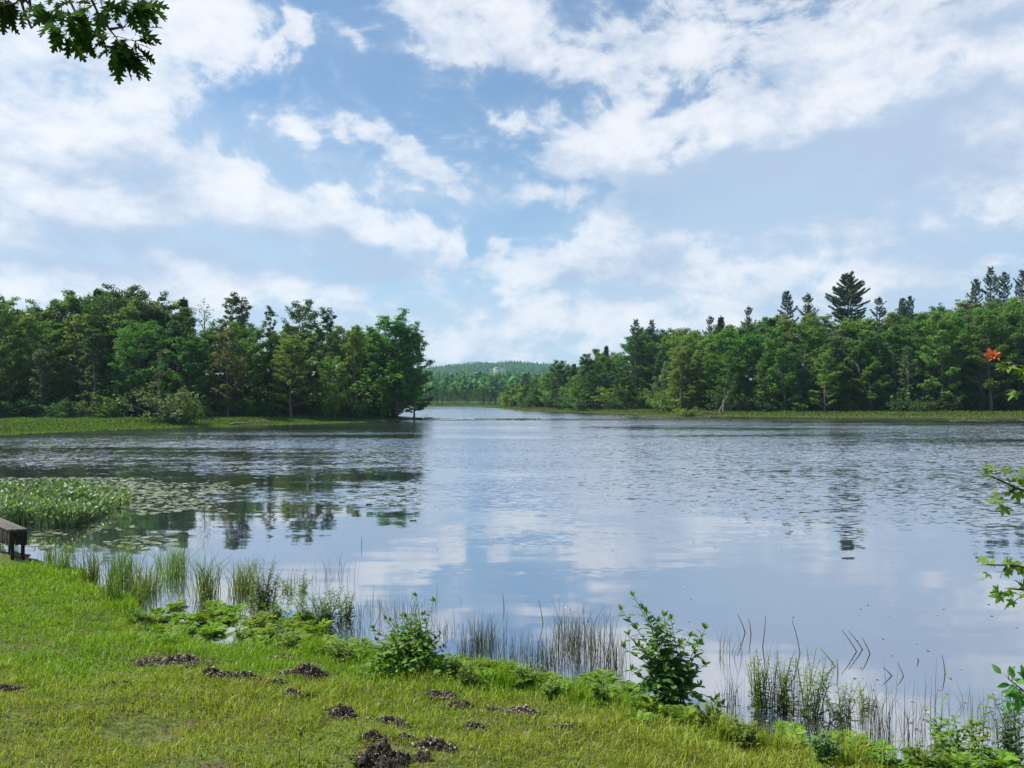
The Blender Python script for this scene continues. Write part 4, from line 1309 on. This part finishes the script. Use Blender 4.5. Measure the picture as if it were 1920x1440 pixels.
for q in [(330, 1060, 70, 40, 26, 'few tall thin rushes above the dark-hearted tussock'),
          (560, 1095, 58, 110, 60, 'row of thin rushes behind the small leafy weed'),
          (630, 1085, 62, 90, 36, 'scattered thin rushes at the outer end of the flooded sedges'),
          (700, 1150, 55, 120, 110, 'thin rushes left of the round shrub'),
          (770, 1150, 58, 130, 110, 'thin rushes standing behind the round shrub'),
          (830, 1190, 55, 60, 60, 'rushes at the right side of the round shrub'),
          (905, 1215, 75, 80, 190, 'dense rush clump in the open water right of the round shrub'),
          (985, 1245, 65, 110, 130, 'short rushes along the ferns in the middle'),
          (1060, 1215, 100, 70, 140, 'tall dark rush clump midway between the two shrubs'),
          (1105, 1225, 105, 90, 150, 'tall dark rush clump close left of the tall leafy shrub'),
          (1150, 1250, 80, 60, 90, 'rushes touching the tall leafy shrub'),
          (1365, 1230, 85, 60, 24, 'few long rushes right of the tall leafy shrub'),
          (1640, 1390, 120, 80, 70, 'grey-green rushes right of the wispy weed clump'),
          (1700, 1385, 100, 90, 50, 'sparse rushes left of the drowned dark bush'),
          (1740, 1330, 110, 110, 26, 'thin lone rushes rising behind the drowned dark bush'),
          (1890, 1380, 100, 90, 60, 'rushes at the right edge behind the feathery plant'),
          (660, 1185, 40, 90, 70, 'low fine rushes between the round bushy weed and the round shrub'), (880, 1240, 44, 80, 60, 'low fine rushes in front of the dense rush clump'),
          (1020, 1262, 60, 70, 70, 'low fine rushes in front of the tall dark clump midway'), (1370, 1330, 60, 60, 40, 'low rushes left of the leftmost wispy weed clump'),
          (1560, 1395, 70, 110, 60, 'low rushes between the densest wispy weed and the bank'), (1830, 1340, 70, 80, 26, 'few low rushes beyond the bright leafy spike')]:
    sedge(*q, **RUSH)
for q in [(1425, 1330, 130, 70, 9, 'wispy weed clump leftmost of three on the right'),
          (1468, 1330, 120, 60, 8, 'wispy weed clump in the middle of three on the right'),
          (1512, 1340, 135, 70, 11, 'densest wispy weed clump, right one of the three'),
          (1575, 1350, 80, 90, 7, 'low sparse weed trailing right of the three wispy clumps'),
          (1622, 1330, 60, 40, 4, 'small weed tuft with dark leaves alone in the shallows')]:
    weed(*q[:4], int(q[4] * 1.8), q[5], mat='leaf_yellow', leaf=.075, pairs=15, group='wispy weeds in the right shallows')
    sedge(q[0], q[1], q[2], q[3], 40 if q[4] > 7 else 16, 'thin stalks standing among ' + {1425: 'the leftmost wispy weed clump', 1468: 'the middle wispy weed clump',
          1512: 'the densest wispy weed clump', 1575: 'the low sparse weed', 1622: 'the small dark weed tuft'}[q[0]], **RUSH)
weed(1775, 1400, 75, 110, 16, 'drowned dark bush with drooping leaves in the right shallows', 'leaf_yellow', .085, OVATE, 9, 'bush', None, cat='bush')
weed(1826, 1415, 125, 36, 5, 'upright bright leafy spike in the right shallows', 'fern', .12, LANCE, 16, group=None)
weed(1893, 1420, 140, 95, 16, 'feathery grey-green plant at the right edge of the photo', 'leaf_grey', .10, LANCE, 14, group=None)


def bent_rush(px, py, tx, ty, label):
    """one bare stem leaning out of the water: foot pixel and tip pixel"""
    p = hit(px, py); d = p[1]
    tip = np.array([(tx - px) / F * d, random.uniform(-.1, .1), (py - ty) / F * d])
    root = MB(); u = np.linspace(-.15, 1, 6)[:, None]
    pts = tip * u + np.array([.02, 0, .02]) * np.sin(u * 3.1) * np.linalg.norm(tip)
    tube(root, pts, np.linspace(.0075, .003, 6), 5)
    o = root.obj('bare_rush', M['rush'], smooth=True); o.location = (p[0], p[1], 0)
    tag(o, label, 'rush stem', 'single bare rush stems in the right shallows')


for q in [(1397, 1186, 1378, 1147, 'bent bare rush stem right of the tall leafy shrub'),
          (1408, 1190, 1400, 1158, 'short upright stem beside the bent bare stem'),
          (1430, 1212, 1430, 1150, 'straight tall bare stem left of the wispy weeds'),
          (1500, 1225, 1488, 1165, 'slanting stem rising out of the wispy weeds'),
          (1606, 1222, 1576, 1180, 'left long slanting stem of the bent pair in open water'),
          (1617, 1218, 1588, 1182, 'right long slanting stem of the bent pair in open water'),
          (1631, 1226, 1614, 1194, 'shorter slanting stem right of the bent pair'),
          (1565, 1250, 1545, 1222, 'slanting stem left below the bent pair'),
          (1571, 1262, 1570, 1238, 'upright stub below the bent pair'),
          (1672, 1267, 1654, 1250, 'low leaning stem right of the bent pair'),
          (1694, 1268, 1688, 1246, 'short leaning stem left of the lone stem'),
          (1722, 1238, 1712, 1230, 'tiny leaning stem in open water'),
          (1772, 1264, 1770, 1230, 'lone upright stem farthest right in open water'),
          (1018, 1170, 1010, 1128, 'bare curved stem in open water left of the tall rushes'),
          (945, 1142, 942, 1115, 'short bare stem in the calm water mid photo'),
          (678, 1024, 678, 1006, 'tiny upright stub in the water off the flooded sedges')]:
    bent_rush(*q)

EDGE = 'low weeds along the water line'
for q in [(262, 1172, 22, 40, 10, 'low weed at the dark hole-like clod'), (450, 1200, 26, 44, 12, 'low weed between the two left fern patches'),
          (545, 1222, 24, 50, 12, 'low weed in the gap behind the big pale mound'), (640, 1240, 28, 50, 12, 'low weed below the ferns left of the round shrub'),
          (850, 1275, 30, 40, 10, 'low weed at the right foot of the round shrub'), (880, 1285, 26, 44, 10, 'low weed in front of the ferns right of the round shrub'),
          (985, 1292, 34, 60, 14, 'low weed midway between the two shrubs'), (1035, 1312, 24, 50, 10, 'low weed in front of the ferns left of the tall shrub'),
          (1130, 1322, 30, 56, 12, 'low weed left of the foot of the tall leafy shrub'), (1330, 1372, 40, 50, 12, 'low weed at the bank corner by the lone fern'),
          (1400, 1404, 34, 60, 12, 'low weed under the leftmost wispy weed clump'), (1545, 1428, 36, 70, 14, 'low weed under the densest wispy weed clump'),
          (1660, 1440, 40, 80, 14, 'low weed in the bottom right fern crowd'), (1735, 1440, 44, 70, 12, 'low weed below the drowned dark bush')]:
    weed(*q, mat='leaf_yellow', leaf=.06, shape=OVATE, pairs=8, group=EDGE)
for q in [(240, 1150, 34, 40, 120, 'grass tuft at the upper left of the left fern patch'), (590, 1226, 30, 50, 140, 'grass tuft between the ferns and the lawn'),
          (715, 1250, 36, 50, 140, 'grass tuft left of the foot of the round shrub'), (940, 1286, 36, 60, 160, 'grass tuft right of the round shrub at the water'),
          (1090, 1318, 30, 60, 150, 'grass tuft in front of the rushes left of the tall shrub'), (1360, 1388, 44, 50, 150, 'grass tuft below the lone fern on the bank corner'),
          (1450, 1412, 40, 60, 150, 'grass tuft below the middle wispy weed clump'), (1600, 1440, 44, 70, 160, 'grass tuft at the left end of the bottom right ferns')]:
    sedge(*q, mat='lawn', bw=.007, lean=(.1, .8), group='grass tufts along the water line', name='grass_tuft')

# ------------------------------------------------------------------ the two shrubs on the bank
def shrub(px, py, stems, label, leaf, leaves_per, mat='shrub', inner=None, name='shrub'):
    """stems given by the photo column and row of their tips"""
    p = hit(px, py); d = p[1]
    gg = np.random.default_rng(int(px))
    root = empty(name, (p[0], p[1], gz(p[0], p[1])), 0); tag(root, label, 'shrub')
    st, lf = MB(), MB()
    for (tx, ty, dy) in stems:
        tip = np.array([(tx - px) / F * d, dy, (py - ty) / F * d])
        b = gg.normal(size=3) * [.07, .06, 0]
        u = np.linspace(0, 1, 7)[:, None]
        sp = b + (tip - b) * u + np.array([-(tip[0]), 0, .25 * abs(tip[0])]) * .45 * (u * (1 - u)) + gg.normal(size=3) * .03 * u * (1 - u)
        tube(st, sp, np.linspace(.0075, .0022, 7), 5, False)
        ln = np.linalg.norm(tip)
        m = max(4, int(leaves_per * ln))
        q = np.repeat(np.linspace(.28, .98, m), 2); n = len(q)
        c = np.stack([np.interp(q, u[:, 0], sp[:, k]) for k in range(3)], 1)
        la = np.repeat(np.arange(m) * 1.75, 2) + np.tile([0, math.pi], m) + gg.normal(size=n) * .3
        A = np.stack([np.cos(la), np.sin(la), gg.uniform(.0, .8, n)], 1)
        N = norm(np.stack([-np.cos(la) * .6, -np.sin(la) * .6, 1 + 0 * la], 1) + gg.normal(size=(n, 3)) * .25)
        place(lf, OVATE, c + A * .012, A, N, leaf * gg.uniform(.65, 1.2, n) * (1.2 - .6 * q ** 2))
        A = np.stack([gg.normal(size=4) * .5, gg.normal(size=4) * .5, np.ones(4)], 1)
        place(lf, OVATE, np.repeat(sp[-1:], 4, 0), A, norm(gg.normal(size=(4, 3)) + [0, -.6, .3]), leaf * .55)
    st.obj('stems', M['stem'], root, True); lf.obj('leaves', M[mat], root)
    if inner:
        n, w, h, dx = inner
        mb = MB(); P = gg.normal(size=(n, 3)) * [w * .35, w * .3, 0] + [dx, 0, 0]
        P[:, 2] = gg.random(n) ** .8 * h * np.exp(-((P[:, 0] - dx) / (w * .55)) ** 2)
        N = norm(gg.normal(size=(n, 3)) * .7 + [0, 0, 1]); la = gg.random(n) * 6.28
        place(mb, OVATE, P, np.stack([np.cos(la), np.sin(la), gg.uniform(-.3, .7, n)], 1), N, leaf * gg.uniform(.6, 1.0, n))
        mb.obj('low_leaves', M['leaf_yellow' if mat == 'bushy' else mat], root)


shrub(778, 1262, [(700, 1180, .0), (685, 1200, -.1), (720, 1168, .1), (735, 1160, -.1), (750, 1165, .15), (760, 1158, 0), (775, 1168, -.1), (790, 1160, .1),
                  (805, 1185, -.1), (825, 1195, .1), (832, 1215, 0), (670, 1215, .05), (712, 1190, -.2), (745, 1185, -.25), (790, 1195, -.2), (815, 1225, -.15)],
      'round yellow-green shrub on the bank with a few tall stems', .085, 26, 'bushy', (1000, .62, .46, -.08))
shrub(795, 1262, [(780, 1118, 0), (812, 1130, .05), (797, 1150, -.05)], 'three tall thin leafy stems rising out of the round shrub', .10, 9)
shrub(1262, 1325, [(1190, 1120, .05), (1168, 1150, .1), (1205, 1140, -.05), (1215, 1155, .1), (1228, 1160, -.1), (1245, 1155, 0), (1260, 1165, .05),
                   (1250, 1185, -.15), (1175, 1185, -.1), (1170, 1215, 0), (1190, 1200, -.2), (1180, 1250, -.1), (1222, 1205, -.2), (1270, 1200, -.1),
                   (1325, 1182, .05), (1312, 1205, -.05), (1298, 1200, .1), (1318, 1240, -.1), (1285, 1235, -.2), (1305, 1275, -.15), (1240, 1240, -.25),
                   (1200, 1270, -.25), (1215, 1235, .2), (1275, 1260, .15)],
      'tall dark-based shrub with glossy pointed leaves at the water\'s edge', .118, 19, 'shrub', (320, .55, .42, -.06))


def dry_twig():
    p = hit(562, 1438)
    mb = MB(); d = p[1]; s = 1 / F * d
    tube(mb, [(0, 0, -.02), (-.004, 0, 20 * s), (.004, 0, 38 * s), (.01, .0, 62 * s)], [.004, .003, .002, .001], 5)
    tube(mb, [(.004, 0, 40 * s), (10 * s, .01, 55 * s), (16 * s, .02, 58 * s)], [.002, .0015, .001], 4)
    tube(mb, [(.0, 0, 24 * s), (-9 * s, .01, 34 * s)], [.002, .001], 4)
    gg = np.random.default_rng(2); n = 9
    P = np.array([[.01, 0, 60 * s]]) + gg.normal(size=(n, 3)) * [.02, .01, .012]
    leaf_quads(mb, P, rdir(n, gg), rdir(n, gg), .022, .014)
    o = mb.obj('dry_twig', M['twig']); o.location = (p[0], p[1], gz(p[0], p[1]))
    tag(o, 'thin dry twig standing upright at the bottom of the lawn', 'twig')


dry_twig()

# ------------------------------------------------------------------ the old bench at the left edge
def box(mb, c, s, rot=None):
    v = np.array([(x, y, z) for x in (-.5, .5) for y in (-.5, .5) for z in (-.5, .5)]) * s
    if rot is not None: v = v @ np.array(Matrix.Rotation(rot[0], 3, rot[1])).T
    mb.add(v + c, [[0, 1, 3, 2], [4, 6, 7, 5], [0, 4, 5, 1], [2, 3, 7, 6], [0, 2, 6, 4], [1, 5, 7, 3]])


def bevel(o, w=.006):
    m = o.modifiers.new('bevel', 'BEVEL'); m.width = w; m.segments = 2
    return o


def bench():
    p = hit(11, 1050); d = p[1]
    k = d / F * .86
    z0 = gz(p[0], p[1])
    root = empty('bench', (p[0], p[1], z0), R(-44)); tag(root, 'old weathered dark wooden bench with a boarded apron, cut by the left edge', 'bench')
    L, top, H = 1.8, 64 * k, 27 * k
    tp = MB()
    for i in range(3): box(tp, (-L / 2 + .07, .06 + i * .098 - .03 * (i == 1) * 0, top - .004 * i), (L + .02 * i, .088, .032))
    bevel(tp.obj('top_boards', M['wood_top'], root))
    for nm, yy in (('front_apron', .04), ('rear_apron', .28)):
        bk = MB()
        for i in range(12):
            box(bk, (-L + .10 + i * (L - .06) / 11, yy + .004 * (i % 2), top - .022 - H / 2 - .010 * (i % 3)), (L / 12.6, .026, H + .02 * ((i * 7) % 3)))
        bevel(bk.obj(nm, M['wood_old'], root), .004)
    en = MB()
    for i in range(3): box(en, (.075 + .006 * (i % 2), .075 + i * .085, top - .022 - H * .5 - .012 * i), (.03, .078, H * 1.04 + .02 * i))
    bevel(en.obj('end_panel', M['wood_old'], root), .004)
    for xx, yy in ((.02, .09), (.02, .25), (-L + .16, .09), (-L + .16, .25), (-.42, .16)):
        lg = MB(); h = top - H
        box(lg, (xx, yy, h / 2 - .08), (.06, .05, h + .2)); bevel(lg.obj('leg', M['wood_old'], root))


bench()

# ------------------------------------------------------------------ branches reaching into the frame
def at(px, py, d): return np.array([(px - 960) / F * d, d, CH + (HY - py) / F * d])


def branch(name, twigs, tufts, shape, size, mat, label, seed, n=6, droop=.8, extra=None, leafname='leaves'):
    gg = np.random.default_rng(seed)
    o0 = twigs[0][0]
    base = at(*o0)
    root = empty(name, base, 0); tag(root, label, 'branch')
    tw = MB()
    for t in twigs:
        pts = np.array([at(*q) for q in t]) - base
        tube(tw, pts, np.linspace(.0075, .003, len(pts)), 6, False)
    lf = MB()
    for (px, py, d, dx, dy, k) in tufts:
        c = at(px, py, d) - base
        m = k or n
        A = norm(np.stack([dx + gg.normal(size=m) * .55, gg.normal(size=m) * .6, -dy * np.ones(m) + gg.normal(size=m) * .4], 1))
        N = norm(gg.normal(size=(m, 3)) * .5 + [0, -.5, .9])
        place(lf, shape, c + A * .02 + gg.normal(size=(m, 3)) * .02, A, N, size * gg.uniform(.7, 1.15, m))
        rodtubes(tw, np.repeat(c[None], m, 0), c + A * .03, .0015, .001)
    tw.obj('twigs', M['twig'], root); lf.obj(leafname, M[mat], root)
    if extra:
        for (nm, mt, tl) in extra:
            lf = MB()
            for (px, py, d, dx, dy, k) in tl:
                c = at(px, py, d) - base
                A = norm(np.stack([dx + gg.normal(size=k) * .4, gg.normal(size=k) * .5, -dy * np.ones(k) + gg.normal(size=k) * .35], 1))
                N = norm(gg.normal(size=(k, 3)) * .4 + [0, -.4, .9])
                place(lf, shape, c + np.zeros((k, 3)), A, N, size * gg.uniform(.8, 1.1, k))
            lf.obj(nm, M[mt], root)
    return root


D = 3.6
branch('oak_branch', [[(150, -80, D), (172, 0, D), (185, 27, D), (205, 55, D), (218, 70, D + .05)], [(185, 27, D), (180, 45, D + .05)],
                      [(120, -60, D + .2), (130, 0, D + .2), (150, 40, D + .1), (178, 68, D + .1), (190, 66, D)],
                      [(52, -40, D + .2), (57, 15, D + .2), (70, 22, D + .2), (100, 28, D + .1)],
                      [(205, 55, D), (235, 50, D)], [(240, -60, D + .1), (255, -10, D + .1), (262, 10, D + .1)],
                      [(30, -30, D + .2), (45, 20, D + .2), (59, 53, D + .2), (68, 44, D + .2), (85, 38, D + .1)]],
       [(110, 5, D + .1, -.5, .4, 7), (100, 28, D + .1, -.5, .6, 6), (130, 30, D, .1, .9, 7), (125, 55, D, -.1, 1, 6), (140, 50, D + .1, .4, .9, 5), (150, 5, D + .1, .1, .5, 7),
        (165, 18, D + .1, -.2, .6, 6), (90, 38, D, -.4, .8, 4), (145, 30, D, .2, 1, 5), (190, 0, D, .5, .5, 5), (205, 2, D + .1, .2, .5, 4), (178, 68, D, -.2, .5, 3), (200, 62, D, -.5, .5, 4),
        (218, 68, D, 0, .9, 7), (215, 85, D, -.3, 1, 6), (230, 76, D, .2, 1, 7), (240, 86, D, .4, 1, 6), (225, 92, D, 0, 1, 6), (245, 75, D, .9, .3, 5), (235, 50, D, .2, -.5, 3),
        (255, 60, D, .9, .1, 3), (238, 98, D, .4, 1, 4), (212, 96, D, -.1, 1, 4),
        (255, 5, D + .1, .3, .8, 8), (268, 10, D + .1, .6, .6, 8), (245, 10, D + .1, -.2, .9, 6), (240, 0, D + .1, -.1, .5, 6)],
       OAK, .112, 'oak', 'oak branch with dark lobed leaves hanging into the upper left sky', 5)
branch('oak_branch', [[(-60, -50, D + .3), (-10, -5, D + .3), (8, 12, D + .3), (18, 30, D + .3)], [(8, 12, D + .3), (30, 6, D + .3), (42, -10, D + .3)]],
       [(5, -8, D + .3, -.2, .8, 7), (14, 4, D + .3, .2, 1, 6), (0, 2, D + .3, -.3, .9, 6), (18, 18, D + .3, .1, 1, 3), (65, -8, D + .3, 0, .5, 3)],
       OAK, .11, 'oak', 'smaller tuft of oak leaves in the top left corner', 6)
DM = 3.4
branch('maple_branch', [[(2010, 720, DM), (1940, 695, DM), (1905, 686, DM), (1880, 676, DM), (1862, 666, DM)]],
       [(1880, 680, DM, -.6, -.1, 2), (1897, 688, DM, -.5, .3, 2), (1915, 690, DM, .2, .2, 4), (1900, 683, DM, .3, -.2, 2), (1921, 732, DM, -.9, .4, 2), (1940, 700, DM, .3, .5, 4)],
       MAPLE, .043, 'maple', 'maple twig with a bright red leaf at its tip against the right wood', 7,
       extra=[('red_leaves', 'maple_red', [(1866, 664, DM, -.9, .15, 3), (1858, 666, DM, -.5, -.1, 2)])])
branch('maple_branch', [[(2000, 960, DM), (1950, 933, DM), (1918, 920, DM), (1880, 903, DM), (1852, 890, DM)], [(1905, 914, DM), (1890, 926, DM)]],
       [(1856, 892, DM, -.6, -.2, 4), (1868, 890, DM, .2, -.6, 3), (1872, 905, DM, -.1, .8, 2), (1890, 900, DM, .4, -.3, 3), (1880, 926, DM, -.8, .4, 3), (1893, 922, DM, -.3, .5, 2),
        (1908, 902, DM, .3, -.5, 4), (1916, 925, DM, .3, .6, 3), (1930, 915, DM, .3, .1, 5)],
       MAPLE, .041, 'maple', 'green maple twig over the rippled water, second down the right edge', 8)
branch('maple_branch', [[(2000, 1080, DM), (1940, 1066, DM), (1900, 1060, DM), (1850, 1059, DM)], [(1890, 1061, DM), (1881, 1070, DM)]],
       [(1853, 1059, DM, -.8, 0, 2), (1866, 1059, DM, -.5, .2, 2), (1888, 1054, DM, 0, -1, 2), (1895, 1062, DM, .6, .3, 4), (1880, 1072, DM, -.5, .9, 2), (1915, 1064, DM, .6, .2, 4), (1935, 1066, DM, .3, .2, 4)],
       MAPLE, .041, 'maple', 'maple twig with a single hanging leaf, third down the right edge', 9)
branch('maple_branch', [[(2000, 1120, DM), (1950, 1110, DM), (1920, 1106, DM), (1895, 1104, DM)]],
       [(1897, 1104, DM, -.7, 0, 2), (1885, 1113, DM, -.9, .2, 1), (1915, 1098, DM, .1, -.8, 3), (1912, 1120, DM, -.7, .3, 2), (1922, 1108, DM, .4, .2, 5), (1945, 1112, DM, .4, .2, 4)],
       MAPLE, .043, 'maple', 'lowest maple twig at the right edge, above open water', 10)
branch('leafy_sprig', [[(2000, 1330, 4.2), (1950, 1310, 4.2), (1920, 1296, 4.2), (1890, 1272, 4.2)]],
       [(1890, 1272, 4.2, -.2, -.7, 5), (1900, 1284, 4.2, -.6, .2, 6), (1912, 1292, 4.2, -.2, .6, 7), (1905, 1300, 4.2, -.4, .4, 6), (1918, 1280, 4.2, .2, -.5, 6), (1925, 1300, 4.2, .3, .5, 6)],
       OVATE, .085, 'shrub', 'sprig of glossy ovate leaves at the right edge above the feathery plant', 11)

# ------------------------------------------------------------------ thin summer haze
def haze():
    m, N = new_mat('haze')
    v = N.node('ShaderNodeVolumePrincipled', {'Color': (.52, .80, 1.0, 1), 'Density': HAZE, 'Anisotropy': .35})
    N.node('ShaderNodeOutputMaterial', {1: v}, None)
    mb = MB(); box(mb, (0, 0, 57), (5300, 5300, 122))
    tag(mb.obj('haze', m), 'pale summer haze over the pond', 'haze', None, 'stuff')


HAZE = 0.00015
haze()
